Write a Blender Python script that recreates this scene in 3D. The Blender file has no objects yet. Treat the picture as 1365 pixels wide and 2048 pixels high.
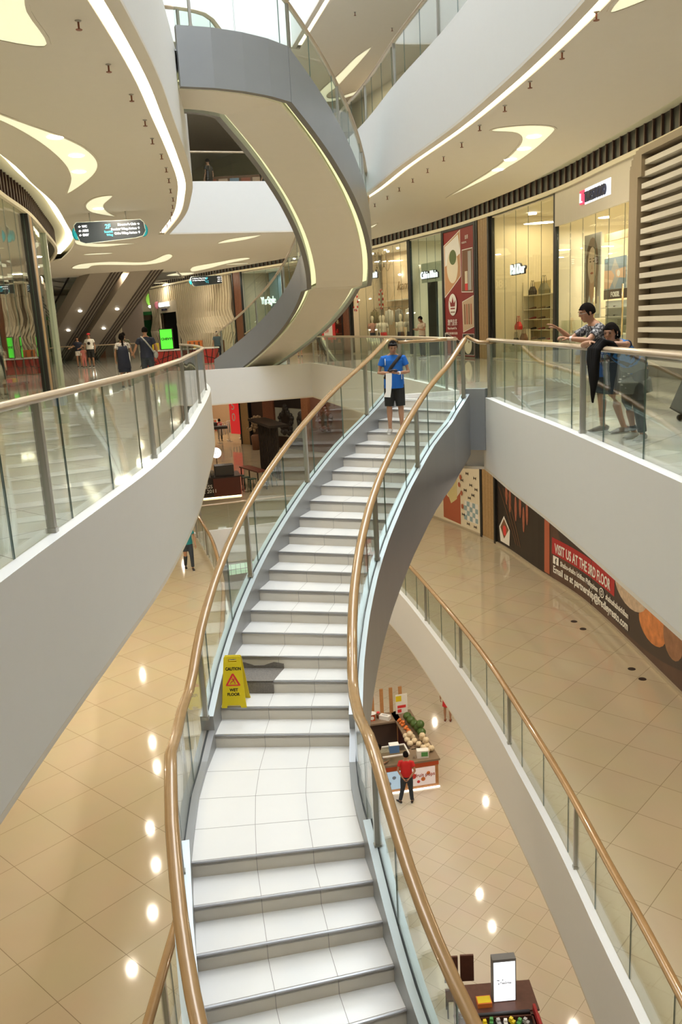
import bpy, bmesh, math, random
from mathutils import Vector, Matrix, geometry
random.seed(7)
D=bpy.data; SC=bpy.context.scene; COL=SC.collection
PI=math.pi
# ---------------------------------------------------------------- camera
def make_camera():
    f=1660.0; vx,vy=1080.0,8350.0
    n=Vector(((vx-682.5)/f,(vy-1024)/f,1)).normalized()
    up=-n; fw=Vector((0,0,1)); yw=(fw-up*fw.dot(up)).normalized(); xw=yw.cross(up)
    if xw.x<0: xw=-xw
    # rows of R: world axes in camera coordinates (x right, y down, z forward)
    R=[xw,yw,up]
    cx=Vector((R[0].x,R[1].x,R[2].x)); cy=Vector((R[0].y,R[1].y,R[2].y)); cz=Vector((R[0].z,R[1].z,R[2].z))
    M=Matrix((( cx.x,-cy.x,-cz.x,0),(cx.y,-cy.y,-cz.y,0),(cx.z,-cy.z,-cz.z,1.52),(0,0,0,1)))
    cd=D.cameras.new('camera'); cd.sensor_fit='VERTICAL'; cd.sensor_height=24; cd.lens=f/2048*24
    cd.clip_start=.05; cd.clip_end=300
    o=D.objects.new('camera',cd); COL.objects.link(o); o.matrix_world=M; SC.camera=o
make_camera()
# ---------------------------------------------------------------- world / exposure
w=D.worlds.new('sky'); SC.world=w; w.use_nodes=True
bg=w.node_tree.nodes['Background']; bg.inputs[0].default_value=(.86,.93,1,1); bg.inputs[1].default_value=13.0
SC.view_settings.view_transform='Standard'; SC.view_settings.look='None'; SC.view_settings.gamma=1
SC.view_settings.use_curve_mapping=False
SC.view_settings.exposure=-0.3
LAMP_GAIN=1.0
# ---------------------------------------------------------------- materials
MT={}
def mat(name,col,rough=.5,metal=0,emit=0,noise=.03,nscale=6,coat=0,bump=0,ior=1.45,spec=None):
    if name in MT: return MT[name]
    m=D.materials.new(name); m.use_nodes=True; nt=m.node_tree; b=nt.nodes['Principled BSDF']
    c=(*col,1)
    b.inputs['Base Color'].default_value=c; b.inputs['Roughness'].default_value=rough; b.inputs['Metallic'].default_value=metal
    b.inputs['IOR'].default_value=ior
    if coat: b.inputs['Coat Weight'].default_value=coat; b.inputs['Coat Roughness'].default_value=.08
    if emit:
        b.inputs['Emission Color'].default_value=c; b.inputs['Emission Strength'].default_value=emit
    elif noise:
        tc=nt.nodes.new('ShaderNodeTexCoord'); nz=nt.nodes.new('ShaderNodeTexNoise'); nz.inputs['Scale'].default_value=nscale
        nz.inputs['Detail'].default_value=4
        mx=nt.nodes.new('ShaderNodeMix'); mx.data_type='RGBA'
        mx.inputs[6].default_value=tuple(max(0,v*(1-noise)) for v in col)+(1,)
        mx.inputs[7].default_value=tuple(min(1,v*(1+noise)) for v in col)+(1,)
        nt.links.new(tc.outputs['Object'],nz.inputs['Vector']); nt.links.new(nz.outputs['Fac'],mx.inputs[0]); nt.links.new(mx.outputs[2],b.inputs['Base Color'])
        if bump:
            bp=nt.nodes.new('ShaderNodeBump'); bp.inputs['Strength'].default_value=bump; nt.links.new(nz.outputs['Fac'],bp.inputs['Height']); nt.links.new(bp.outputs[0],b.inputs['Normal'])
    MT[name]=m; return m
def tile_mat(name,c1,c2,grout,size,ang,rough,off=(0,0),gw=.006):
    """square tiles laid out in world metres"""
    m=D.materials.new(name); m.use_nodes=True; nt=m.node_tree; b=nt.nodes['Principled BSDF']; L=nt.links
    tc=nt.nodes.new('ShaderNodeTexCoord'); mp=nt.nodes.new('ShaderNodeMapping'); mp.inputs['Rotation'].default_value=(0,0,ang)
    mp.inputs['Location'].default_value=(off[0],off[1],0)
    br=nt.nodes.new('ShaderNodeTexBrick'); br.offset=0; br.squash=1
    br.inputs['Scale'].default_value=1; br.inputs['Brick Width'].default_value=size; br.inputs['Row Height'].default_value=size
    br.inputs['Mortar Size'].default_value=gw; br.inputs['Mortar Smooth'].default_value=0; br.inputs['Bias'].default_value=0
    br.inputs['Color1'].default_value=(*c1,1); br.inputs['Color2'].default_value=(*c2,1); br.inputs['Mortar'].default_value=(*grout,1)
    nz=nt.nodes.new('ShaderNodeTexNoise'); nz.inputs['Scale'].default_value=1.3; nz.inputs['Detail'].default_value=6
    mx=nt.nodes.new('ShaderNodeMix'); mx.data_type='RGBA'; mx.blend_type='MULTIPLY'; mx.inputs[0].default_value=.12
    L.new(tc.outputs['Object'],mp.inputs['Vector']); L.new(mp.outputs[0],br.inputs['Vector']); L.new(tc.outputs['Object'],nz.inputs['Vector'])
    L.new(br.outputs['Color'],mx.inputs[6]); L.new(nz.outputs['Color'],mx.inputs[7]); L.new(mx.outputs[2],b.inputs['Base Color'])
    b.inputs['Roughness'].default_value=rough; b.inputs['IOR'].default_value=1.5
    MT[name]=m; return m
def glass_mat(name,tint=(.90,.945,.92),ior=1.42,refl=.9):
    m=D.materials.new(name); m.use_nodes=True; nt=m.node_tree; L=nt.links; nt.nodes.remove(nt.nodes['Principled BSDF'])
    out=nt.nodes['Material Output']; tr=nt.nodes.new('ShaderNodeBsdfTransparent'); tr.inputs[0].default_value=(*tint,1)
    gl=nt.nodes.new('ShaderNodeBsdfGlossy'); gl.inputs['Roughness'].default_value=.01; gl.inputs[0].default_value=(refl,refl,refl,1)
    fr=nt.nodes.new('ShaderNodeFresnel'); ge=nt.nodes.new('ShaderNodeNewGeometry'); mr=nt.nodes.new('ShaderNodeMapRange')
    mr.inputs[3].default_value=ior; mr.inputs[4].default_value=1/ior      # same reflectance on both faces of the pane
    L.new(ge.outputs['Backfacing'],mr.inputs[0]); L.new(mr.outputs[0],fr.inputs[0])
    mx=nt.nodes.new('ShaderNodeMixShader'); L.new(fr.outputs[0],mx.inputs[0]); L.new(tr.outputs[0],mx.inputs[1]); L.new(gl.outputs[0],mx.inputs[2]); L.new(mx.outputs[0],out.inputs[0])
    MT[name]=m; return m
FLOOR2=tile_mat('floor_tile_upper',(.74,.71,.64),(.70,.67,.60),(.40,.37,.32),.9,math.radians(-48),.05)
FLOOR1=tile_mat('floor_tile_middle',(.58,.495,.345),(.55,.47,.325),(.31,.25,.16),.98,math.radians(-48),.055,(.1,.35),.005)
FLOOR0=tile_mat('floor_tile_ground',(.70,.62,.49),(.67,.59,.46),(.40,.33,.23),.6,math.radians(-50),.06,(0,.07),.005)
WHITE=mat('white_plaster',(.80,.79,.76),.55,noise=.01)
CEIL=mat('ceiling_plaster',(.78,.72,.62),.7,noise=.015)
COVE=mat('cove_glow',(1,.90,.68),emit=2.8)
COVEG=mat('stair_cove_glow',(.93,.93,.55),emit=1.0)
DISC=mat('lamp_disc',(1,.95,.85),emit=14)
RECESS=mat('recess_plaster',(.86,.86,.68),.6,noise=.01)
TREAD=mat('stair_tile',(.77,.76,.735),.22,noise=.015)
RISER=mat('riser_tile',(.68,.63,.55),.3,noise=.015)  # tread tile again, with its shade put into a darker, warmer colour
JOINT=mat('tile_joint',(.30,.28,.26),.8)
STEEL=mat('brushed_steel',(.48,.46,.42),.32,.9)
NOSE=mat('nosing_metal',(.42,.42,.44),.35,.8)
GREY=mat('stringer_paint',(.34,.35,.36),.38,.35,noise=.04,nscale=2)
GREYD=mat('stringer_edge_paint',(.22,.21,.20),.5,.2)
LIP=mat('pale_blue_lip',(.62,.70,.74),.35,.2)
GROOVE=mat('dark_groove',(.05,.06,.07),.6)
WOOD=mat('bronze_handrail',(.34,.205,.085),.25,.1,noise=.12,nscale=9,coat=.5)
WOOD2=mat('weathered_handrail',(.50,.38,.25),.3,.1,noise=.12,nscale=9,coat=.4)
GLASS=glass_mat('railing_glass')
GEDGE=mat('glass_edge',(.10,.16,.13),.3)
SGLASS=glass_mat('shop_glass',(.93,.95,.90))
BLACK=mat('black_paint',(.02,.02,.02),.4)
DARK=mat('dark_brown',(.06,.035,.025),.45)
BEIGE=mat('beige_panel',(.72,.64,.50),.5)
CREAM=mat('cream_panel',(.86,.78,.60),.5)
PWOOD=mat('pilaster_wood',(.40,.26,.12),.45,noise=.25,nscale=14)
RED=mat('red_print',(.27,.03,.028),.5)
BRED=mat('bright_red',(.75,.05,.05),.45)
WPAINT=mat('white_print',(.85,.83,.78),.5)
YEL=mat('yellow_plastic',(.80,.62,.02),.35)
def pattern_mat(name,c1,c2,scale,thr=.5,rough=.8):
    m=mat(name,c1,rough,noise=0); nt=m.node_tree; b=nt.nodes['Principled BSDF']; L=nt.links
    tc=nt.nodes.new('ShaderNodeTexCoord'); nz=nt.nodes.new('ShaderNodeTexNoise'); nz.inputs['Scale'].default_value=scale; nz.inputs['Detail'].default_value=2
    rp=nt.nodes.new('ShaderNodeValToRGB'); rp.color_ramp.elements[0].position=thr; rp.color_ramp.elements[1].position=thr+.04
    rp.color_ramp.elements[0].color=(*c1,1); rp.color_ramp.elements[1].color=(*c2,1)
    L.new(tc.outputs['Object'],nz.inputs['Vector']); L.new(nz.outputs['Fac'],rp.inputs[0]); L.new(rp.outputs[0],b.inputs['Base Color']); return m
# ---------------------------------------------------------------- mesh builder
class MB:
    def __init__(s): s.v=[];s.f=[];s.m=[];s.sm=[]
    def add(s,vs,fs,mi=0,sm=False):
        o=len(s.v); s.v+= [tuple(v) for v in vs]; s.f+=[tuple(i+o for i in f) for f in fs]; s.m+=[mi]*len(fs); s.sm+=[sm]*len(fs)
    def box(s,c,d,mi=0,rz=0,M=None):
        vs=[Vector((sx*d[0]/2,sy*d[1]/2,sz*d[2]/2)) for sx in(-1,1) for sy in(-1,1) for sz in(-1,1)]
        R=Matrix.Rotation(rz,4,'Z')
        vs=[(M@v if M else R@v)+Vector(c) for v in vs]
        s.add(vs,[(0,1,3,2),(4,6,7,5),(0,4,5,1),(2,3,7,6),(0,2,6,4),(1,5,7,3)],mi)
    def hexa(s,a,b,mi=0):
        """a,b : two quads of 4 points (bottom, top)"""
        s.add(list(a)+list(b),[(3,2,1,0),(4,5,6,7),(0,1,5,4),(1,2,6,5),(2,3,7,6),(3,0,4,7)],mi)
    def prism(s,poly,z0,z1,mi=0,mt=None):
        n=len(poly); vs=[(p[0],p[1],z0) for p in poly]+[(p[0],p[1],z1) for p in poly]
        s.add(vs,[tuple(range(n))[::-1]],mi); s.add(vs,[tuple(range(n,2*n))],mi if mt is None else mt)
        s.add(vs,[(i,(i+1)%n,n+(i+1)%n,n+i) for i in range(n)],mi)
    def tube(s,pts,r,n=8,mi=0,cap=True,up=None,rx=None,sm=True):
        """sweep an ellipse (r[i] or r) ; rx = half width across, r = half height"""
        pts=[Vector(p) for p in pts]; N=len(pts); rings=[]
        for i,p in enumerate(pts):
            t=(pts[min(i+1,N-1)]-pts[max(i-1,0)])
            t=t.normalized() if t.length>1e-9 else Vector((0,0,1))
            u=Vector(up) if up else Vector((0,0,1))
            if abs(t.dot(u))>.97: u=Vector((0,1,0))
            a=t.cross(u).normalized(); b=a.cross(t)
            rr=r[i] if isinstance(r,(list,tuple)) else r
            rw=(rx[i] if isinstance(rx,(list,tuple)) else rx) if rx else rr
            rings.append([p+a*math.cos(2*PI*k/n)*rw+b*math.sin(2*PI*k/n)*rr for k in range(n)])
        vs=[v for q in rings for v in q]
        fs=[(i*n+k,i*n+(k+1)%n,(i+1)*n+(k+1)%n,(i+1)*n+k) for i in range(N-1) for k in range(n)]
        s.add(vs,fs,mi,sm)
        if cap: s.add(rings[0],[tuple(range(n))[::-1]],mi); s.add(rings[-1],[tuple(range(n))],mi)
    def ell(s,c,r,mi=0,M=None,nu=12,nv=8,sm=True):
        vs=[];fs=[]
        for j in range(nv+1):
            th=PI*j/nv
            for i in range(nu):
                ph=2*PI*i/nu; v=Vector((r[0]*math.sin(th)*math.cos(ph),r[1]*math.sin(th)*math.sin(ph),r[2]*math.cos(th)))
                if M: v=M@v
                vs.append(v+Vector(c))
        for j in range(nv):
            for i in range(nu): fs.append((j*nu+i,(j+1)*nu+i,(j+1)*nu+(i+1)%nu,j*nu+(i+1)%nu))
        s.add(vs,fs,mi,sm)
    def lathe(s,c,prof,n=16,mi=0,sm=True):
        vs=[(c[0]+r*math.cos(2*PI*k/n),c[1]+r*math.sin(2*PI*k/n),c[2]+z) for r,z in prof for k in range(n)]
        s.add(vs,[(i*n+k,i*n+(k+1)%n,(i+1)*n+(k+1)%n,(i+1)*n+k) for i in range(len(prof)-1) for k in range(n)],mi,sm)
        s.add([vs[k] for k in range(n)],[tuple(range(n))[::-1]],mi); s.add(vs[-n:],[tuple(range(n))],mi)
    def build(s,name,mats,parent=None,loc=None,fix=True):
        me=D.meshes.new(name); me.from_pydata([tuple(v) for v in s.v],[],s.f)
        for m in (mats if isinstance(mats,(list,tuple)) else [mats]): me.materials.append(m)
        me.polygons.foreach_set('material_index',s.m); me.polygons.foreach_set('use_smooth',s.sm)
        if fix:
            bm=bmesh.new(); bm.from_mesh(me); bmesh.ops.remove_doubles(bm,verts=bm.verts,dist=1e-5)
            bmesh.ops.recalc_face_normals(bm,faces=bm.faces); bm.to_mesh(me); bm.free()
        me.update()
        o=D.objects.new(name,me); COL.objects.link(o)
        if parent: o.parent=parent
        if loc: o.location=loc
        return o
def tag(o,label=None,cat=None,group=None,kind=None):
    if label: o['label']=label
    if cat: o['category']=cat
    if group: o['group']=group
    if kind: o['kind']=kind
    return o
def empty(name,loc=(0,0,0),rz=0,label=None,cat=None,group=None):
    o=D.objects.new(name,None); COL.objects.link(o); o.location=loc; o.rotation_euler=(0,0,rz); o.empty_display_size=.1
    return tag(o,label,cat,group)
def struct(mb,name,mats): return tag(mb.build(name,mats),kind='structure')
def copy_tree(o,loc=None,rz=None,parent=None,label=None):
    c=o.copy(); COL.objects.link(c)
    if parent: c.parent=parent
    if loc is not None: c.location=loc
    if rz is not None: c.rotation_euler=(0,0,rz)
    if label: c['label']=label
    for ch in o.children: copy_tree(ch,parent=c)
    return c
def text(body,size,m,parent,origin,right,up,name='lettering',extrude=.01,align='LEFT',shear=0,sx=1,bold=0):
    cu=D.curves.new('t','FONT'); cu.body=body; cu.size=size; cu.extrude=extrude; cu.align_x=align; cu.shear=shear; cu.offset=bold
    cu.resolution_u=3
    to=D.objects.new('t',cu); COL.objects.link(to)
    dg=bpy.context.evaluated_depsgraph_get(); dg.update()
    me=D.meshes.new_from_object(to.evaluated_get(dg)); D.objects.remove(to); D.curves.remove(cu)
    me.materials.clear(); me.materials.append(m)
    r=Vector(right).normalized(); u=Vector(up).normalized(); n=r.cross(u)
    M=Matrix(((r.x*sx,u.x,n.x,origin[0]),(r.y*sx,u.y,n.y,origin[1]),(r.z*sx,u.z,n.z,origin[2]),(0,0,0,1)))
    me.transform(M); me.name=name
    o=D.objects.new(name,me); COL.objects.link(o)
    if parent: o.parent=parent
    return o
# ---------------------------------------------------------------- curves in plan
def cr(P,n=10):
    P=[Vector((*p,0)).to_3d() if len(p)==2 else Vector(p) for p in P]; out=[]
    for i in range(len(P)-1):
        p0=P[max(i-1,0)];p1=P[i];p2=P[i+1];p3=P[min(i+2,len(P)-1)]
        for j in range(n):
            t=j/n; out.append(.5*((2*p1)+(p2-p0)*t+(2*p0-5*p1+4*p2-p3)*t*t+(3*p1-p0-3*p2+p3)*t**3))
    out.append(P[-1]); return out
class Crv:
    def __init__(s,pts,smooth=12):
        s.p=cr(pts,smooth) if smooth else [Vector((p[0],p[1],p[2] if len(p)>2 else 0)) for p in pts]
        s.s=[0]
        for a,b in zip(s.p,s.p[1:]): s.s.append(s.s[-1]+(b.xy-a.xy).length)
        s.len=s.s[-1]
    def at(s,q):
        q=max(0,min(s.len,q)); lo=0;hi=len(s.s)-2
        while lo<hi:
            m=(lo+hi+1)//2
            if s.s[m]<=q: lo=m
            else: hi=m-1
        a,b=s.p[lo],s.p[lo+1]; d=s.s[lo+1]-s.s[lo]; t=(q-s.s[lo])/d if d else 0
        tg=(b-a).xy.normalized() if d else Vector((0,1))
        return a.lerp(b,t),tg
    def pt(s,q,off=0,z=None):
        p,t=s.at(q); return Vector((p.x-t.y*off,p.y+t.x*off,p.z if z is None else z))
    def sy(s,y):
        """arc length where the curve passes plan y"""
        for i in range(len(s.p)-1):
            if (s.p[i].y-y)*(s.p[i+1].y-y)<=0: return s.s[i]+(s.s[i+1]-s.s[i])*((y-s.p[i].y)/((s.p[i+1].y-s.p[i].y) or 1))
        return s.len
    def poly(s,s0,s1,off=0,step=.6):
        n=max(1,int(math.ceil(abs(s1-s0)/step))); return [s.pt(s0+(s1-s0)*i/n,off) for i in range(n+1)]
def wbox(mb,c,s0,s1,z0,z1,o0,o1,mi=0,step=.7,zf=None):
    """box following a plan curve between arc lengths, heights and offsets; zf adds a height that varies along it"""
    n=max(1,int(math.ceil(abs(s1-s0)/step))); vs=[]
    for i in range(n+1):
        q=s0+(s1-s0)*i/n; dz=zf(q) if zf else 0
        for o,z in ((o0,z0),(o1,z0),(o1,z1),(o0,z1)): vs.append(c.pt(q,o,z+dz))
    fs=[(0,1,2,3),(n*4+3,n*4+2,n*4+1,n*4)]
    for i in range(n):
        for k in range(4): fs.append((i*4+k,(i+1)*4+k,(i+1)*4+(k+1)%4,i*4+(k+1)%4))
    mb.add(vs,fs,mi)
def clip_s(pts,v,keep_gt):
    out=[];n=len(pts)
    for i in range(n):
        a,b=pts[i],pts[(i+1)%n]; ia=(a[0]>=v) if keep_gt else (a[0]<=v); ib=(b[0]>=v) if keep_gt else (b[0]<=v)
        if ia: out.append(a)
        if ia!=ib: t=(v-a[0])/(b[0]-a[0]); out.append((v,a[1]+(b[1]-a[1])*t))
    return out
def wpoly(mb,c,pts,off,mi=0,th=.004,step=.45):
    """flat patch drawn on a curved wall; pts in (arc length, height); cut into slices so it follows the curve"""
    lo=min(p[0] for p in pts); hi=max(p[0] for p in pts); k=max(1,int(math.ceil((hi-lo)/step)))
    for j in range(k):
        q=pts
        if k>1: q=clip_s(clip_s(pts,lo+(hi-lo)*j/k,True),lo+(hi-lo)*(j+1)/k,False)
        n=len(q)
        if n<3: continue
        vs=[c.pt(s_,off,z) for s_,z in q]+[c.pt(s_,off+th,z) for s_,z in q]
        mb.add(vs,[tuple(range(n)),tuple(range(n,2*n))[::-1]]+[(i,(i+1)%n,n+(i+1)%n,n+i) for i in range(n)],mi)
def smoothpoly(pts,n=6):
    P=[Vector((*p,0)) for p in pts]; m=len(P); out=[]
    for i in range(m):
        p0,p1,p2,p3=P[(i-1)%m],P[i],P[(i+1)%m],P[(i+2)%m]
        for j in range(n):
            t=j/n; out.append(.5*((2*p1)+(p2-p0)*t+(2*p0-5*p1+4*p2-p3)*t*t+(3*p1-p0-3*p2+p3)*t**3))
    return [(p.x,p.y) for p in out]
def slab(name,outer,holes,z0,z1,mtop,mbot=None,mside=None):
    loops=[outer]+holes; polys=[[Vector((p[0],p[1],0)) for p in l] for l in loops]
    tris=geometry.tessellate_polygon(polys); flat=[p for l in polys for p in l]; n=len(flat)
    mb=MB(); vs=[(p.x,p.y,z1) for p in flat]+[(p.x,p.y,z0) for p in flat]
    mb.add(vs,[t for t in tris],0); mb.add(vs,[tuple(i+n for i in t)[::-1] for t in tris],1)
    o=0
    for l in polys:
        m=len(l); mb.add(vs,[(o+i,o+(i+1)%m,n+o+(i+1)%m,n+o+i) for i in range(m)],2); o+=m
    return struct(mb,name,[mtop,mbot or mtop,mside or mtop])
def offloop(loop,d):
    """offset a closed plan loop outwards (away from its centroid side)"""
    n=len(loop); out=[]
    A=sum(loop[i][0]*loop[(i+1)%n][1]-loop[(i+1)%n][0]*loop[i][1] for i in range(n)); sg=1 if A>0 else -1
    for i in range(n):
        a,b,c=Vector(loop[i-1][:2]),Vector(loop[i][:2]),Vector(loop[(i+1)%n][:2])
        t1=(b-a).normalized(); t2=(c-b).normalized(); n1=Vector((t1.y,-t1.x))*sg; n2=Vector((t2.y,-t2.x))*sg
        nn=(n1+n2); nn=nn/max(.3,nn.length_squared/2) if nn.length>1e-6 else n1
        out.append((b.x+nn.x*d,b.y+nn.y*d))
    return out
# ================================================================= SETTING
WPn=[(7.4,-5),(7.4,12),(7.25,18),(7.0,21.5),(6.75,25),(6.0,29),(5.5,31.3),(4.8,33.9),(3.6,37),(1.75,41.7),(-0.5,45.3),(-2.9,48.8),(-6.8,54),(-10.85,60.8),(-14,66)]
W=Crv(WPn)
WL=Crv([(-6.6,-5),(-6.6,12),(-7.0,17.5),(-7.5,20.5),(-8.0,23.6),(-8.9,27.5),(-10,32),(-11.2,35.5),(-12.9,39.6)])
W1=Crv([(6.9,-5),(6.85,12),(6.8,15.7),(6.6,21.3),(6.04,24.6),(5.4,28.2),(4.07,31.8),(2.2,36),(0.3,41)])
LEFT=[(-2.12,.25),(-2.12,4.9),(-2.08,7),(-2.05,9),(-2.12,11),(-2.25,13),(-2.45,15),(-2.73,17.8),(-3.1,21),(-3.5,23.3),(-4.3,27),(-5.7,31.8)]
R2=[(2.85,.25),(2.85,7),(2.85,9.3),(2.83,11),(2.76,13),(2.74,14.6),(2.72,15.3)]
R2b=[(2.4,17.0),(2.28,18.0),(2.02,19.9),(1.72,21.7),(1.0,25.5),(-.87,33.3)]
R1=[(2.98,.25),(3.0,7),(2.96,9),(2.92,11),(2.81,13),(2.68,15),(2.47,17),(2.1,19.7),(1.62,22.7),(1.0,25.5),(-.87,33.3)]
R3=[(3.3,.25),(3.22,8),(3.15,10.8),(3.05,12.4),(2.86,14.3),(2.48,17.1),(1.8,20.7),(1.0,25.5),(-.87,33.3)]
cL=Crv(LEFT); c2a=Crv(R2); c2b=Crv(R2b); c1R=Crv(R1); c3R=Crv(R3)
xy=lambda pts:[(p.x,p.y) for p in pts]
MSTOP=[(2.40,15.45),(1.22,16.75)]   # head of the long stair on this storey
hole2=xy(cL.poly(0,cL.len))+xy(c2b.poly(c2b.len,0))+[MSTOP[1],MSTOP[0]]+xy(c2a.poly(c2a.len,0))
hole1=xy(cL.poly(0,cL.len))+xy(c1R.poly(c1R.len,0))
hole3=xy(cL.poly(0,cL.len))+xy(c3R.poly(c3R.len,0))
OUT=[(-30,-6),(14,-6),(14,72),(-30,72)]
slab('floor',OUT,[offloop(hole2,.06)],-.25,0,FLOOR2,CEIL,WHITE)
slab('floor',OUT,[offloop(hole1,.06)],-6.52,-6.27,FLOOR1,CEIL,WHITE)
slab('floor',OUT,[],-12.79,-12.54,FLOOR0)
escv=[(-19,51),(-9.0,51),(-9.6,57),(-19,62)]; escf=[(-19,46),(-8.2,46),(-9.6,57),(-19,62)]
slab('floor',OUT,[offloop(hole3,.06),escf],6.5,6.77,FLOOR2,CEIL,WHITE)
slab('floor',OUT,[offloop(hole3,.06)],12.65,12.9,FLOOR2,CEIL,WHITE)
# ceilings: fascia lip, light slot, ceiling sheet
def ceiling(hole,z,zs,outer,extra=[]):
    h2=offloop(hole,.36)
    slab('ceiling',outer,[h2]+extra,z,z+.06,CEIL)
    h1=offloop(hole,.17)
    slab('ceiling',h1,[hole],zs,zs+.048,CEIL)                 # lip under the fascia
def fascia(name,loop,z0,z1,closed=True,th=.12):
    o=offloop(loop,th); n=len(loop); mb=MB()
    for i in range(n if closed else n-1):
        j=(i+1)%n
        mb.hexa([(*loop[i],z0),(*loop[j],z0),(*o[j],z0),(*o[i],z0)],[(*loop[i],z1),(*loop[j],z1),(*o[j],z1),(*o[i],z1)])
    return struct(mb,name,[WHITE])
def open_fascia(name,pts,z0,z1,side,th=.12):
    c=Crv(pts,0); mb=MB(); wbox(mb,c,0,c.len,z0,z1,0,th*side,step=.4); return struct(mb,name,[WHITE])
CE=xy(W.poly(0,W.len,1.05))
CEL=xy(WL.poly(0,WL.len,-.75))
outer_c=[(-30,-6)]+[(p[0],p[1]) for p in CEL]+[(-14.6,44),(-30,44)] 
# one sheet from the left shops to the right shops
outer_c=[(CEL[0][0],-5.9)]+CEL[1:]+[(-16,43),(-29.9,43),(-29.9,71.9)]+CE[::-1]
for z,zs,h,ex in ((5.07,5.03,hole3,[escv]),(-1.22,-1.27,hole2,[]),(-7.5,-7.57,hole1,[]),(11.5,11.45,hole3,[])):
    ceiling(h,z,zs,outer_c if z==5.07 else OUT,ex)
slab('ceiling',OUT,[offloop(hole3,.13),escf],5.45,5.5,RECESS)
fascia('trim_6',escv,5.03,6.85)    # raised margin above the shop fronts
for i,(h,z0,z1) in enumerate(((hole1,-7.52,-6.19),(hole3,5.08,6.85),(hole3,11.5,12.98))): fascia('trim_%d'%(i+1),h,z0,z1)
k=len(xy(cL.poly(0,cL.len)))+len(xy(c2b.poly(c2b.len,0)))+1
rot2=hole2[k+1:]+hole2[:k]
fascia('trim_4',rot2,-1.22,.08,closed=False)
fascia('trim_5',[(2.84,15.5),(2.5,15.6),MSTOP[1],(2.4,17.0)],-1.27,-.2,closed=False)
slab('ceiling',OUT,[offloop(hole3,-.0)],17.5,17.8,WHITE)         # roof round the skylight
# outer walls
mb=MB()
for a,b in ((0,1),(1,2),(2,3),(3,0)):
    p,q=Vector((*OUT[a],0)),Vector((*OUT[b],0)); d=(q-p).normalized(); nn=Vector((d.y,-d.x,0))*.2
    mb.hexa([p-Vector((0,0,12.8)),q-Vector((0,0,12.8)),q+nn-Vector((0,0,12.8)),p+nn-Vector((0,0,12.8))],[p+Vector((0,0,17.8)),q+Vector((0,0,17.8)),q+nn+Vector((0,0,17.8)),p+nn+Vector((0,0,17.8))])
struct(mb,'wall_back',[BEIGE])
# walls of the storeys whose shops are not seen in detail
def shopwall(name,c,z0,z1,s0,s1,side,m=BEIGE):
    mb=MB(); wbox(mb,c,s0,s1,z0,z1,0,-.15*side); return struct(mb,name,[m])
shopwall('wall_right',W,6.77,11.5,0,W.len,1,CREAM)
shopwall('wall_left',WL,6.77,11.5,0,WL.len,-1,CREAM)
shopwall('wall_left',WL,-6.27,-1.22,0,WL.len,-1,CREAM)
# ---------------------------------------------------------------- light slots
def strip(c,s0,s1,z,o0,o1,label,m=COVE,name='cove_light'):
    mb=MB(); wbox(mb,c,s0,s1,z-.07,z-.06,o0,o1,step=.5); return tag(mb.build(name,[m]),label,'cove light')
strip(cL,0,cL.len,5.16,.165,.375,'glowing cove strip curving along the left edge of the highest balcony')
strip(c3R,0,c3R.len,5.16,-.165,-.375,'glowing cove strip curving along the right edge of the highest balcony')
strip(cL,0,cL.len,-1.14,.165,.375,'glowing cove strip hidden under the left middle balcony edge')
strip(c2a,0,c2a.len,-1.14,-.165,-.375,'glowing cove strip hidden under the right balcony near the leaning pair')
strip(c2b,0,c2b.len,-1.14,-.165,-.375,'glowing cove strip hidden under the far balcony edge')
strip(cL,0,cL.len,-7.44,.165,.375,'glowing cove strip hidden under the lower left balcony edge')
strip(c1R,0,c1R.len,-7.44,-.165,-.375,'glowing cove strip hidden under the lower right balcony edge')
strip(c3R,0,c3R.len,11.6,-.165,-.375,'pale cove strip under the topmost storey at the upper right')
strip(W,0,W.len,5.40,.72,1.05,'long white cove strip above the shop fronts on the right')
strip(WL,0,WL.len,5.40,-.45,-.75,'long white cove strip above the glass shop on the left')
# crescent recesses in the ceiling, with round lamps
def crescent(pts,z,label,discs=(),power=0,smooth=5,group=None,glow=True):
    loop=smoothpoly(pts,smooth); r=empty('ceiling_light',(sum(p[0] for p in pts)/len(pts),sum(p[1] for p in pts)/len(pts),z),label=label,cat='ceiling light',group=group)
    ox,oy,oz=r.location
    n=len(loop); L=[(p[0]-ox,p[1]-oy) for p in loop]; Lo=offloop(L,-.05)
    mb=MB(); vs=[(*p,-.006) for p in L]+[(*p,.0) for p in Lo]
    tr=geometry.tessellate_polygon([[Vector((*p,0)) for p in Lo]])
    mb.add([(*p,-.004) for p in Lo],[t for t in tr],0); mb.build('recess',[MT['crescent_glow']],r,fix=False)
    mb=MB(); mb.add([(*p,-.012) for p in L]+[(*p,-.012) for p in Lo],[(i,(i+1)%n,n+(i+1)%n,n+i) for i in range(n)],0)
    mb.add([(*p,-.012) for p in L]+[(*p,.0) for p in L],[(i,(i+1)%n,n+(i+1)%n,n+i) for i in range(n)],0); mb.build('rim',[CEIL],r)
    for (x,y) in discs:
        mb=MB(); mb.lathe((x-ox,y-oy,-.02),[(.13,0),(.15,.012)],16); mb.build('lamp_disc',[DISC],r)
    if power:
        ld=D.lights.new('lamp','AREA'); ld.shape='DISK'; ld.size=.8; ld.energy=power*LAMP_GAIN; ld.color=(1,.86,.66)
        lo=D.objects.new('lamp',ld); COL.objects.link(lo); lo.parent=r; lo.location=(0,0,-.05)
    return r
mat('crescent_glow',(.95,.93,.66),emit=.8)
P5=135
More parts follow.
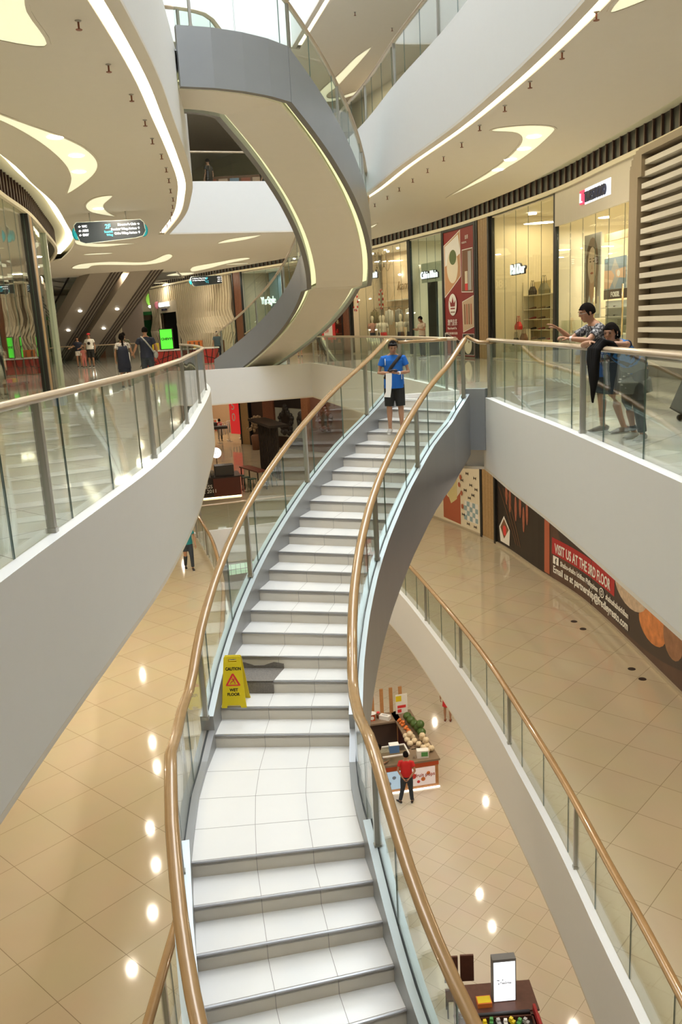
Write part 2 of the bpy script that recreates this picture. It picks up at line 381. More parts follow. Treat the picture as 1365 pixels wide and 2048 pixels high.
crescent([(4.75,18.28),(4.6,17.5),(4.05,17.2),(3.45,17.3),(3.35,17.6),(3.9,17.9),(4.2,18.8),(4.27,20.5),(4.15,22.6),(3.68,26.6),(4.3,23.8),(4.72,20.8)],5.07,'crescent ceiling light with four lamps above the right shop fronts',[(4.38,18.3),(4.45,19.53),(4.41,20.74),(4.37,22.05)],P5)
crescent([(-5.5,12.6),(-4.95,14.8),(-4.60,16.2),(-4.50,17.4),(-4.70,18.8),(-5.3,20.3),(-6.5,22.3),(-5.75,20.1),(-5.35,18.2),(-5.2,16),(-5.4,14.2),(-6.2,12.6)],5.07,'large crescent ceiling light with three lamps at the upper left',[(-4.77,16.11),(-4.88,17.75),(-5.32,19.4)],P5)
crescent([(-3.34,11.4),(-3.12,10.2),(-2.95,9.4),(-3.6,9.0),(-4.4,9.6),(-4.2,10.6)],5.07,'pointed ceiling light cut off by the top left corner of the view',(),P5)
crescent([(3.62,11.3),(4.2,10.5),(4.5,9.6),(4.0,9.2),(3.6,10.2)],5.07,'pointed ceiling light cut off by the top right corner of the view',(),P5)
crescent([(-5.43,22.84),(-6.0,23.0),(-6.6,24.2),(-6.8,25.6),(-6.36,26.73),(-6.3,25.6),(-6.05,24.3)],5.07,'small crescent ceiling light just in front of the nearer hanging sign',[(-6.4,24.9)],P5)
crescent([(-9.3,32.3),(-9.7,34.0),(-9.2,35.2),(-8.2,34.9),(-7.5,34.6),(-8.3,34.2),(-9.0,33.7)],5.07,'thin curved ceiling light showing just below the nearer hanging sign',(),P5)
crescent([(-13.3,45.0),(-12.2,42.7),(-10.6,42.2),(-9.1,43.4),(-7.4,39.9),(-7.3,41.2),(-8.3,44.0),(-9.7,45.2),(-11.6,43.8),(-12.6,45.5)],5.07,'long wavy ceiling light in front of the escalators',(),P5)
crescent([(-4.56,36.4),(-3.9,34.9),(-2.5,33.95),(-3.3,35.5)],5.07,'slim ceiling light under the far upper bridge',(),P5)
crescent([(1.3,34.9),(1.6,33.3),(1.95,32.1),(1.85,33.4)],5.07,'slim ceiling light right of the curving stair',(),P5)
crescent([(-8.2,52),(-7.6,48.5),(-6.2,46.5),(-4.4,44.2),(-4.0,45),(-5.6,47.6),(-7.0,50.5)],5.07,'long thin ceiling light beyond the farther hanging sign',(),P5)
crescent([(-10.2,54.5),(-9.2,52.5),(-8.2,53.2),(-9.0,55)],5.07,'stubby ceiling light left of the farther hanging sign',(),P5)
crescent([(2.1,33.9),(1.75,35.6),(.93,38.7),(.4,40.3),(.75,40.75),(1.9,39.6),(1.6,40.5),(.4,41.4),(-.1,40.2),(.9,37),(1.5,35)],11.5,'hooked ceiling light of the topmost storey above the curving stair',(),P5*1.2)
# sprinklers
sp0=None
def sprinkler(x,y,z,label,group):
    global sp0
    if sp0 is None:
        sp0=empty('sprinkler',(x,y,z),label=label,cat='sprinkler',group=group)
        mb=MB(); mb.lathe((0,0,-.015),[(.02,0),(.04,.015)],10); mb.build('collar',[STEEL],sp0)
        mb=MB(); mb.tube([(0,0,0),(0,0,-.09)],.012,6); mb.lathe((0,0,-.1),[(.035,0),(.04,.006)],10); mb.build('deflector',[mat('copper',(.25,.09,.05),.4,.6)],sp0)
        return
    c=copy_tree(sp0,(x,y,z),label=label); c['group']=group
GL='sprinklers in a row along the left ceiling edge'; GR='sprinklers in a row along the right ceiling edge'
for i,p in enumerate([(-2.71,10.57),(-2.79,12.2),(-2.83,13.68),(-2.97,15.26),(-3.14,16.65),(-3.25,18.07),(-3.43,19.5),(-3.63,20.84),(-3.87,22.32),(-4.06,23.69),(-4.32,25.02),(-4.61,26.41),(-4.9,27.8),(-5.3,29.3),(-5.8,30.8)]): sprinkler(*p,5.07,'tiny ceiling sprinkler in the row beside the left cove strip',GL)
for i,p in enumerate([(3.45,11.2),(3.44,12.71),(3.33,14.16),(3.23,15.61),(3.04,17.03),(2.93,18.54),(2.74,19.97),(2.54,21.38),(2.31,22.72),(2.07,24.08),(1.84,25.54),(1.55,26.96),(1.2,28.4)]): sprinkler(*p,5.07,'tiny ceiling sprinkler in the row beside the right cove strip',GR)
for p in [(1.35,30.3),(2.7,32.0)]: sprinkler(*p,11.5,'tiny sprinkler in the highest ceiling at the top of the view','sprinklers in the topmost ceiling')
# round recessed lamps for the two lower storeys, most of them added for brightness
dl=None
def downlight(x,y,z,label,group,e):
    global dl
    if dl is None:
        dl=empty('downlight',(x,y,z),label=label,cat='downlight',group=group)
        mb=MB(); mb.lathe((0,0,-.015),[(.055,0),(.065,.012)],16); mb.build('lamp_disc',[DISC],dl)
        ld=D.lights.new('lamp','AREA'); ld.shape='DISK'; ld.size=.11; ld.energy=e*LAMP_GAIN; ld.color=(1,.86,.68)
        lo=D.objects.new('lamp',ld); COL.objects.link(lo); lo.parent=dl; lo.location=(0,0,-.04)
    else:
        c=copy_tree(dl,(x,y,z),label=label); c['group']=group
MID=[(-6.47,24.5),(-6.0,22.94),(-5.53,19.75),(-5.05,18.18),(-4.77,16.44),(-4.85,14.76),(-4.6,9),(-4.6,4),(4.9,4),(4.9,8),(4.8,11),(3.45,15),(3.4,19),(3.2,23),(2.6,27.5),(-8,30),(1.5,37),(-3,37),(-5,42),(-9,45),(-2,50),(-8,54)]  # leading left row follows floor reflections; the others are added to light the storey
LOW=[(3.99,24.52),(4.12,22.96),(-5,6),(-5,12),(-5,18),(-5,24),(-6,30),(5.6,8),(5.6,14),(5.6,19),(5.2,30),(4,37),(-1.5,38),(-6,42),(0,46)]  # leading pair follows floor reflections; the rest are added fill
G1='lamps recessed over the middle storey'; L1='round lamp recessed in the ceiling over the middle storey'
for x,y in MID: downlight(x,y,-1.22,L1,G1,75)
G0='lamps recessed over the ground storey'; L0='round lamp recessed in the ceiling over the ground storey'
for x,y in LOW: downlight(x,y,-7.5,L0,G0,95)
# ---------------------------------------------------------------- railings
def railing(name,label,c,s0,s1,side,zbase,h,inset,posts,wood=WOOD,panel=1.2,zf=None,postw=.05,cat='railing',handrail=True,rise=.0,ends=True):
    """c: plan curve of the edge; side: +1 if the floor lies to the left of travel"""
    o=inset*side; r=empty(name,c.pt(s0,o,zbase+(zf(s0) if zf else 0)),label=label,cat=cat); ox,oy,oz=r.location
    sh=lambda v:Vector((v.x-ox,v.y-oy,v.z-oz)); Z=lambda q:zbase+(zf(q) if zf else 0)
    # handrail
    L=s1-s0; n=max(2,int(abs(L)/.25)); pts=[sh(c.pt(s0+L*i/n,o,Z(s0+L*i/n)+h)) for i in range(n+1)]
    mb=MB(); mb.tube(pts,.034,12,rx=.058); mb.build('handrail',[wood],r)
    npan=max(1,round(abs(L)/panel))
    for k in range(npan):
        a=s0+L*k/npan+.008*(1 if L>0 else -1); b=s0+L*(k+1)/npan-.008*(1 if L>0 else -1); m=max(1,int(math.ceil(abs(b-a)/.3))); vs=[];
        for i in range(m+1):
            q=a+(b-a)*i/m; z=Z(q)
            for oo,zz in ((o-.006,z+.0),(o+.006,z+.0),(o+.006,z+h-.03),(o-.006,z+h-.03)): vs.append(sh(c.pt(q,oo,zz)))
        mb=MB(); fs=[]
        for i in range(m):
            for kk in (1,3): fs.append((i*4+kk,(i+1)*4+kk,(i+1)*4+(kk+1)%4,i*4+(kk+1)%4))
        mb.add(vs,fs,0); mb.add(vs,[(0,1,2,3),(m*4+3,m*4+2,m*4+1,m*4)],1)
        g=mb.build('glass_panel',[GLASS,GEDGE],r)
    for q in posts:
        p=sh(c.pt(q,o,Z(q))); t=c.at(q)[1]; rz=math.atan2(t.y,t.x)
        mb=MB()
        mb.box((p.x,p.y,p.z+(h-.03)/2),(postw,.062,h-.03),0,rz)
        mb.box((p.x,p.y,p.z+.02),(postw*1.3,.08,.04),0,rz)
        mb.build('baluster',[STEEL],r)
    return r
def postlist(s0,s1,first,step):
    q=first; out=[]
    while q<=s1-.1:
        if q>=s0: out.append(q)
        q+=step
    return out
yL=lambda y:cL.sy(y)
railing('railing','long glass railing with wooden handrail along the left balcony',cL,yL(.6),yL(30.6),1,.08,1.02,.12,[yL(2.5),yL(6.2),yL(9.82),yL(13.4),yL(17.2),yL(21),yL(24.8),yL(28.6),yL(30.5)],WOOD2)
railing('railing','glass railing the two leaning people rest on',c2a,.4,c2a.len-.03,-1,.08,1.02,.12,[c2a.sy(2.6),c2a.sy(6.2),c2a.sy(9.95),c2a.len-.1],WOOD2)
railing('railing','far glass railing along the kerb in front of the fashion window',c2b,.15,c2b.len,-1,.08,1.02,.12,postlist(0,c2b.len,.2,3.5)+[c2b.len-.05],WOOD2)
railing('railing','long glass railing bordering the wide tan floor below right',c1R,2,c1R.len,-1,-6.19,1.02,.12,[c1R.sy(y) for y in (3,6.7,10.35,13.95,17.5,20.6,24,28,32)],WOOD)
railing('railing','glass railing of the lower left balcony under the stair',cL,yL(2),yL(31.4),1,-6.19,1.02,.12,[yL(y) for y in (4,7.6,11.2,14.8,18.4,22,25.4,28.4,31)],WOOD)
railing('railing','glass railing of the highest balcony at the upper right',c3R,1,c3R.len,-1,6.85,1.02,.12,[c3R.sy(y) for y in (3,7,11,14.5,18,21.3,24.7,28.4,32)],WOOD2)
FAR=Crv([(-5.7,31.8),(-.87,33.3)],0)
railing('railing','glass railing at the far end of the middle storey beside the dark stall',FAR,.1,FAR.len-.1,1,-6.19,1.02,.12,[.2,2.4,4.8],WOOD2)
railing('railing','glass railing on the far upper bridge behind the stair',FAR,.1,FAR.len-.1,1,6.85,1.02,.12,[.2,4.8],WOOD2)
railing('railing','glass railing of the highest balcony at the upper left',cL,yL(.6),yL(16.6),1,6.85,1.02,.12,[yL(y) for y in (3,7,11,15,16.5)],WOOD2)
# ================================================================= STAIRS
def nrm(a): return Vector((-a.y,a.x))
def stair(name,label,NL,flights,zt,zb,wood,postsL,postsR,thick=.16,cove=False,tiles=(.37,.70),railL=(0,None),railR=(0,None),capL=None,capR=None,hL=1.0):
    """NL: list of (left xy, right xy, z) nosing lines going down; flights: list of (first,last,is_landing) index ranges"""
    o0=NL[0]; base=Vector(((o0[0][0]+o0[1][0])/2,(o0[0][1]+o0[1][1])/2,o0[2]))
    r=empty(name,base,label=label,cat='staircase'); S=lambda x,y,z:Vector((x-base.x,y-base.y,z-base.z))
    for k in range(1,len(NL)):
        (aL,aR,za),(bL,bR,zb_)=NL[k-1],NL[k]
        side=k in LAND_SIDES.get(name,{}) and LAND_SIDES[name][k]
        if side: polyL,polyR=side
        else: polyL,polyR=[aL,bL],[aR,bR]
        # tread
        mb=MB(); n=len(polyL)
        for i in range(n-1):
            a,b,c,d=polyL[i],polyR[i],polyR[i+1],polyL[i+1]
            mb.hexa([S(*d,zb_-.05),S(*c,zb_-.05),S(*b,zb_-.05),S(*a,zb_-.05)],[S(*d,zb_),S(*c,zb_),S(*b,zb_),S(*a,zb_)],0)
        # metal nosing and joints
        fl=Vector((bL[0],bL[1],0));fr=Vector((bR[0],bR[1],0)); dr=(fr-fl).normalized(); ou=Vector((dr.y,-dr.x,0))
        if (ou.xy.dot(Vector(bL)-Vector(aL)))<0: ou=-ou
        def quad(p,q,w0,w1,z0,z1,mi):
            mb.hexa([S(*(p+ou*w0).xy,z0),S(*(q+ou*w0).xy,z0),S(*(q+ou*w1).xy,z0),S(*(p+ou*w1).xy,z0)],[S(*(p+ou*w0).xy,z1),S(*(q+ou*w0).xy,z1),S(*(q+ou*w1).xy,z1),S(*(p+ou*w1).xy,z1)],mi)
        quad(fl,fr,-.004,.012,zb_-.012,zb_+.002,1)
        quad(fl,fr,-.016,-.010,zb_-.01,zb_+.0012,2)
        for t in tiles:
            for i in range(n-1):
                a=Vector(polyL[i]).lerp(Vector(polyR[i]),t); b=Vector(polyL[i+1]).lerp(Vector(polyR[i+1]),t); g=(Vector(polyR[i])-Vector(polyL[i])).normalized()*.0025
                mb.hexa([S(*(a-g),zb_-.01),S(*(a+g),zb_-.01),S(*(b+g),zb_-.01),S(*(b-g),zb_-.01)],[S(*(a-g),zb_+.001),S(*(a+g),zb_+.001),S(*(b+g),zb_+.001),S(*(b-g),zb_+.001)],2)
        if n>2:
            for i in range(1,n-1):
                a=Vector((*polyL[i],0)); b=Vector((*polyR[i],0)); g=Vector((0,.0025,0))
                mb.hexa([S(*(a-g).xy,zb_-.01),S(*(b-g).xy,zb_-.01),S(*(b+g).xy,zb_-.01),S(*(a+g).xy,zb_-.01)],[S(*(a-g).xy,zb_+.001),S(*(b-g).xy,zb_+.001),S(*(b+g).xy,zb_+.001),S(*(a+g).xy,zb_+.001)],2)
        mb.build('landing' if n>2 or (Vector(aL)-Vector(bL)).length>1 else 'tread',[TREAD,NOSE,JOINT],r)
        # riser between nosing k-1 (high) and this tread
        if za-zb_>.02:
            p=Vector((*aL,0));q=Vector((*aR,0)); rd=(q-p).normalized(); oo=Vector((rd.y,-rd.x,0)); 
            if oo.xy.dot(Vector(bL)-Vector(aL))<0: oo=-oo
            def rq(p,q,w0,w1,z0,z1,mi):
                mb.hexa([S(*(p+oo*w0).xy,z0),S(*(q+oo*w0).xy,z0),S(*(q+oo*w1).xy,z0),S(*(p+oo*w1).xy,z0)],[S(*(p+oo*w0).xy,z1),S(*(q+oo*w0).xy,z1),S(*(q+oo*w1).xy,z1),S(*(p+oo*w1).xy,z1)],mi)
            mb=MB(); rq(p,q,-.05,.0,zb_-.05,za-.012,0)
            for t in tiles:
                c=p.lerp(q,t); rq(c-rd*.0025,c+rd*.0025,-.01,.0012,zb_,za-.012,1)
            mb.build('riser',[RISER,JOINT],r)
    # metal edge at the head of the stairs
    (aL,aR,za)=NL[0]; p=Vector((*aL,0));q=Vector((*aR,0)); t_=(q-p).normalized(); oo=Vector((t_.y,-t_.x,0))
    if oo.xy.dot(Vector(NL[1][0])-Vector(aL))<0: oo=-oo
    mb=MB(); mb.hexa([S(*(p-oo*.12).xy,za-.03),S(*(q-oo*.12).xy,za-.03),S(*(q+oo*.012).xy,za-.03),S(*(p+oo*.012).xy,za-.03)],[S(*(p-oo*.12).xy,za+.001),S(*(q-oo*.12).xy,za+.001),S(*(q+oo*.012).xy,za+.001),S(*(p+oo*.012).xy,za+.001)]); mb.build('nosing',[TREAD],r)
    # side strings, kerb lips, railings
    for si,(sgn,capx,posts,rl) in enumerate(((-1,capL,postsL,railL),(1,capR,postsR,railR))):
        for fi,(k0,k1,land) in enumerate(flights):
            pts=[]
            for k in range(k0,k1+1):
                side=k>k0 and k in LAND_SIDES.get(name,{}) and LAND_SIDES[name][k]
                if side: pts+= [(*p,NL[k][2]) for p in side[si][1:-1]]
                pts.append((*NL[k][si],NL[k][2]))
            if fi==0 and capx: pts=[(*p,NL[0][2]) for p in capx]+pts
            c=Crv(pts,0); zf=lambda q,c=c:c.at(q)[0].z
            ztt=.06 if land else zt
            mb=MB()
            # outward direction: left edge of downward travel list -> sign from geometry
            lr=Vector(NL[k0][0])-Vector(NL[k0][1]); t=(Vector(NL[k1][si])-Vector(NL[k0][si])).normalized(); left=Vector((-t.y,t.x)); sg=1 if (left.dot(lr)>0)==(si==0) else -1
            e0=.0;e1=thick*sg
            n=max(2,int(c.len/.15)); vs=[]
            for i in range(n+1):
                q=c.len*i/n; z=zf(q)
                for o,dz in ((e0,zb),(e1,zb),(e1,ztt),(e0,ztt)): p=c.pt(q,o); vs.append(S(p.x,p.y,z+dz))
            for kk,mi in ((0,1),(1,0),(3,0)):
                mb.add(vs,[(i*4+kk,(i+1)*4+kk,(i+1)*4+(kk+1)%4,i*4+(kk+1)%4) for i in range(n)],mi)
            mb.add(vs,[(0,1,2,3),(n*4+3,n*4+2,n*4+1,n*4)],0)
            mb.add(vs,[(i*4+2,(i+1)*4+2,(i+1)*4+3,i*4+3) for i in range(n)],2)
            # dark groove for the glass
            vs=[]
            for i in range(n+1):
                q=c.len*i/n; z=zf(q)+ztt
                for o,dz in ((thick*.45*sg,-.01),(thick*.6*sg,-.01),(thick*.6*sg,.002),(thick*.45*sg,.002)): p=c.pt(q,o); vs.append(S(p.x,p.y,z+dz))
            mb.add(vs,[(i*4+kk,(i+1)*4+kk,(i+1)*4+(kk+1)%4,i*4+(kk+1)%4) for i in range(n) for kk in range(4)],3)
            mb.build('stringer',[GREY,GREYD,LIP if not land else GREY,GROOVE],r)
            if cove:
                mb=MB(); vs=[]
                for i in range(n+1):
                    q=c.len*i/n; z=zf(q)
                    for o in (-.01*sg,-.15*sg): p=c.pt(q,o); vs.append(S(p.x,p.y,z+zb+.16))
                mb.add(vs,[(i*2,i*2+1,i*2+3,i*2+2) for i in range(n)],0); mb.build('light_strip',[COVEG],r)
    # soffit
    for fi,(k0,k1,land) in enumerate(flights):
        mb=MB(); ins=.15 if cove else 0
        vs=[]; ks=range(k0,k1+1)
        for k in ks:
            l=Vector((*NL[k][0],0)); q=Vector((*NL[k][1],0)); d=(q-l).normalized()*ins
            vs+= [S(*(l+d).xy,NL[k][2]+zb+.02),S(*(q-d).xy,NL[k][2]+zb+.02),S(*(q-d).xy,NL[k][2]+zb+.10),S(*(l+d).xy,NL[k][2]+zb+.10)]
        m=len(ks)
        mb.add(vs,[(i*4+kk,(i+1)*4+kk,(i+1)*4+(kk+1)%4,i*4+(kk+1)%4) for i in range(m-1) for kk in range(4)]+[(0,1,2,3),(m*4-1,m*4-2,m*4-3,m*4-4)],0)
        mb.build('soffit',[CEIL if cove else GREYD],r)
        if cove:
            vs=[]
            for k in ks:
                l=Vector((*NL[k][0],0)); q=Vector((*NL[k][1],0)); vs+=[S(*l.xy,NL[k][2]+zb+.3),S(*q.xy,NL[k][2]+zb+.3)]
            mb=MB(); mb.add(vs,[(i*2,i*2+1,i*2+3,i*2+2) for i in range(m-1)],0); mb.build('upper_soffit',[RECESS],r)
    return r
LAND_SIDES={}
def edge_rail(name,label,NL,flights,si,off,zt,h,posts,wood,pre=(),post=(),landz=.06,panel=1.2):
    """railing above one side string; pre/post: extra (x,y,z) points at the ends; posts in arc length"""
    pts=[]
    nm=name
    for fi,(k0,k1,land) in enumerate(flights):
        for k in range(k0,k1+1):
            if fi and k==k0: continue
            side=k>k0 and k in LAND_SIDES.get(nm,{}) and LAND_SIDES[nm][k]
            if side:
                for p in side[si][1:-1]: pts.append((*p,NL[k][2]+.06))
            pts.append((*NL[k][si],NL[k][2]+(zt if not land or k==k0 else zt*.6)))
    pts=list(pre)+pts+list(post)
    c=Crv(pts,0); lr=Vector(NL[0][0])-Vector(NL[0][1]); t=c.at(c.len/2)[1]
    k=len(NL)//2; lr=Vector(NL[k][0])-Vector(NL[k][1]); left=Vector((-t.y,t.x)); sg=1 if (left.dot(lr)>0)==(si==0) else -1
    return railing('railing',label,c,0,c.len,sg,0,h,off,[q for q in posts if q<c.len],wood,zf=lambda q:c.at(q)[0].z,panel=panel,postw=.05)
R_=.165
Lp=[(1.22,16.75),(1.03,16.42),(.82,16.05),(.58,15.62),(.33,15.22),(.09,14.80),(-.12,14.38),(-.32,13.94),(-.51,13.52),(-.68,13.08),(-.84,12.66),(-.99,12.24),(-1.12,11.84),(-1.24,11.43),(-1.34,11.02),(-1.43,10.61),(-1.50,10.2),(-1.56,9.80),(-1.60,9.40),(-1.63,9.01)]
NL=[]
for k,p in enumerate(Lp):
    a=Vector(Lp[max(k-2,0)]);b=Vector(Lp[min(k+2,19)]); t=(b-a).normalized(); n=Vector((-t.y,t.x)) # left of downward travel = +x side
    if n.x<0: n=-n
    NL.append((p,tuple(Vector(p)+n*1.60),-R_*k))
NL[0]=(Lp[0],(2.40,15.45),0); NL[1]=(Lp[1],(2.26,15.20),-R_); NL[2]=(Lp[2],(2.10,14.98),-2*R_)
lastL,lastR=Vector((-1.35,5.65)),Vector((.24,6.02))
NL+=[((-1.57,6.85),(.05,7.01),-20*R_),((-1.5,6.45),(.11,6.67),-21*R_),((-1.43,6.05),(.17,6.34),-22*R_),((-1.34,5.66),(.24,6.01),-23*R_)]
# the lower flight keeps turning
pl,pr_=Vector((-1.34,5.66)),Vector((.24,6.01))
ctr=pr_+(pr_-pl).normalized()*5.6
for k in range(24,39):
    a=math.radians(3.1)*(k-23); rot=Matrix.Rotation(a,2)
    NL.append((tuple(ctr+rot@(pl-ctr)),tuple(ctr+rot@(pr_-ctr)),-k*R_))
LAND_SIDES['staircase']={20:([(-1.63,9.01),(-1.665,8.47),(-1.665,7.92),(-1.62,7.37),(-1.57,6.85)],[NL[19][1],(-.06,8.42),(-.05,7.93),(-.01,7.46),(.05,7.01)])}
FL=[(0,19,False),(19,20,True),(20,38,False)]
# the landing sits one riser below the last nosing of the upper flight
NLs=list(NL); 
st1=stair('staircase','long white tiled staircase with grey sides sweeping down through the middle of the view',NL,FL,.24,-.88,WOOD,[],[],capR=[(2.80,15.22),(2.62,15.33)])
railing_L=edge_rail('staircase','left glass railing with bronze handrail on the white tiled staircase',NL,FL,0,.085,.24,.98,[1.45+2.42*i for i in range(0,9)],WOOD,pre=[(1.42,17.02,.1),(1.3,16.9,.14)])
railing_R=edge_rail('staircase','right glass railing with bronze handrail on the white tiled staircase',NL,FL,1,.085,.24,.98,[.06,.85]+[2.9+2.3*i for i in range(0,9)],WOOD,pre=[(2.90,15.14,.08),(2.62,15.32,.09)])
wc=Crv([(2.40,17.0),(1.42,17.02)],0)
railing('railing','short level glass railing closing the head of the white staircase',Crv([(1.32,16.95),(1.75,17.05),(2.33,17.0)],0),0,1.0,-1,0.0,1.10,.0,[.02,.98],WOOD)
# ---- upper staircase (fitted plan: straight bridge, flight, landing, flight)
def up_path():
    x,y,th,k0,k1,k2,s1,sl,s2,w_,zt_,zb_,s0,ka,zl=[-2.86816,18.17755,.25174,-.067724,-.083121,-.084681,7.47029,1.98247,8.19382,1.99718,.37534,-.68917,1.85184,-.43325,3.31083]
    ds=.02; s=0; out=[]
    while s<=s0+s1+sl+s2+1e-6:
        out.append((s,x,y,th))
        if s<s0:k=ka
        elif s<s0+s1:k=k0+(k1-k0)*(s-s0)/s1
        elif s<s0+s1+sl:k=k1
        else:k=k2
        th-=k*ds; x+=math.cos(th)*ds; y+=math.sin(th)*ds; s+=ds
    return out,(s0,s1,sl,s2,w_,zt_,zb_,zl)
UP,(u0,u1,ul,u2,uw,uzt,uzb,uzl)=up_path()
def upat(s):
    i=min(len(UP)-1,max(0,int(round(s/.02)))); _,x,y,th=UP[i]
    n=Vector((-math.sin(th),math.cos(th))); p=Vector((x,y)); hw=uw/2-.14
    return tuple(p+n*hw),tuple(p-n*hw)
NU=[(*upat(u0*i/4),6.77) for i in range(5)]
nf=21
for k in range(1,nf+1): NU.append((*upat(u0+u1*k/nf),6.77-(6.77-uzl)*k/nf))
nl=len(NU)-1
NU.append((*upat(u0+u1+ul),uzl))
nb=20
for k in range(1,nb+1): NU.append((*upat(u0+u1+ul+u2*k/nb),uzl*(1-k/nb)))
FU=[(0,4,False),(4,nl,False),(nl,nl+1,False),(nl+1,nl+1+nb,False)]
st2=stair('staircase_upper','grey curving staircase hanging overhead from the highest balcony',NU,FU,uzt,uzb,WOOD2,[],[],thick=.14,cove=True); st2.name='staircase'
edge_rail('up','left glass railing with handrail on the overhead curving staircase',NU,FU,0,.07,uzt,.95,[.3+2.4*i for i in range(9)],WOOD2)
edge_rail('up','right glass railing with handrail on the overhead curving staircase',NU,FU,1,.07,uzt,.95,[.3+2.4*i for i in range(9)],WOOD2)
# ================================================================= SHOP FRONTS ON THE RIGHT (storey of the camera)
WS=W.len
mb=MB(); wbox(mb,W,14,WS,4.88,4.99,0,.10,step=.6); struct(mb,'trim_7',[CREAM])
mb=MB(); wbox(mb,W,14,WS,4.99,5.45,-.02,.02,0,step=.6)
q=14
while q<WS-.3: wbox(mb,W,q,q+.05,5.0,5.44,.02,.07,1); q+=.42
struct(mb,'trim_8',[BLACK,mat('vent_bronze',(.10,.06,.05),.4,.5)])
mb=MB(); wbox(mb,W,0,60.9,0,5.45,-3.2,-3.3); struct(mb,'wall_right',[mat('shop_back',(.84,.76,.60),.6)])
mb=MB(); wbox(mb,W,0,WS,4.82,4.86,-.02,-3.2,step=1); struct(mb,'ceiling',[mat('shop_ceiling',(.85,.80,.68),.6)])
for i,(q,m) in enumerate(((24.6,CREAM),(30.52,CREAM),(35.4,CREAM),(36.55,BEIGE),(39.68,BEIGE),(42.8,CREAM),(49.3,BEIGE),(55.6,BEIGE),(60.4,BEIGE))):
    mb=MB(); wbox(mb,W,q-.05,q+.05,0,4.86,-.03,-3.2); struct(mb,'wall_right',[m])
mb=MB(); wbox(mb,W,0,24.5,0,4.88,-.02,-.12); struct(mb,'wall_right',[mat('louvre_back',(.33,.29,.23),.6)])
mb=MB(); wbox(mb,W,24.7,41,.0,.03,.0,-3.2,step=.6); struct(mb,'floor',[mat('shop_floor',(.70,.64,.50),.15)])
def shoplight(s,parent,z=4.6,o=-1.4,e=90,col=(1,.86,.62),size=1.6):
    ld=D.lights.new('lamp','AREA'); ld.shape='RECTANGLE'; ld.size=size; ld.size_y=.9; ld.energy=e*.5*LAMP_GAIN; ld.color=col
    lo=D.objects.new('lamp',ld); COL.objects.link(lo); p=W.pt(s,o,z); lo.parent=parent; lo.location=p
def front(name,label,s0,s1,z0,z1,njoint,off=0,frame=None,fm=BLACK,panes=None):
    """glass front: panes with fine joints, optional side frames"""
    r=empty(name,(0,0,0),label=label,cat='shop front')
    n=njoint
    for k in range(n):
        a=s0+(s1-s0)*k/n+.006; b=s0+(s1-s0)*(k+1)/n-.006
        mb=MB(); wbox(mb,W,a,b,z0,z1,off-.006,off+.006,0,step=2); wbox(mb,W,b,b+.008,z0,z1,off-.006,off+.006,1); mb.build('glass_panel',[SGLASS,GEDGE],r)
    if frame:
        for a,b in frame: mb=MB(); wbox(mb,W,a,b,z0,4.88,off-.05,off+.06); mb.build('frame',[fm],r)
    return r
def wtext(body,s,z,size,m,parent,off,c=W,name='lettering',ext=.02,sx=1,bold=0,shear=0,side=1):
    """raised letters wrapped on a curved wall, read with falling arc length"""
    o=text(body,size,m,parent,(0,0,0),(1,0,0),(0,1,0),name,ext,sx=sx,bold=bold,shear=shear); me=o.data
    for v in me.vertices: v.co=c.pt(s-v.co.x,off+v.co.z,z+v.co.y)
    me.update(); return o
def wtextfit(body,s0,s1,z,size,m,parent,off,c,bold=0):
    o=text(body,size,m,None,(0,0,0),(1,0,0),(0,1,0),'lettering',.002,bold=bold); me=o.data; k=(s0-s1)/max(v.co.x for v in me.vertices)
    for v in me.vertices: v.co=c.pt(s0-v.co.x*k,off+v.co.z,z+v.co.y)
    me.update(); o.parent=parent; return o
LET=mat('lit_letters',(.85,.93,1),emit=1.5); LETB=mat('dark_letters',(.03,.03,.06),.4)
# --- louvred wall far right
r=empty('louvred_screen',W.pt(20,0,0),label='slatted beige screen with rounded brown frame at the right edge',cat='screen'); b0=r.location.copy()
def shift(mb,b0):
    mb.v=[(v[0]-b0.x,v[1]-b0.y,v[2]-b0.z) for v in mb.v]; return mb
mb=MB(); wbox(mb,W,24.18,24.6,0,4.5,.0,.34)
for i in range(6):
    a0=PI/2*i/6;a1=PI/2*(i+1)/6; wbox(mb,W,24.6-.6+.6*math.cos(a1)-.42*(i==99),24.6-.6+.6*math.cos(a0),4.28,4.28+.58*math.sin(a1),.0,.34)
wbox(mb,W,12,24.05,4.72,4.86,.0,.34)
shift(mb,b0).build('frame',[mat('screen_frame',(.36,.29,.20),.45)],r)
mb=MB(); z=.28
while z<4.65: 
    wbox(mb,W,12,24.15,z,z+.105,.04,.26,0,step=1.2); z+=.235
shift(mb,b0).build('slats',[mat('screen_slat',(.80,.75,.66),.45)],r)
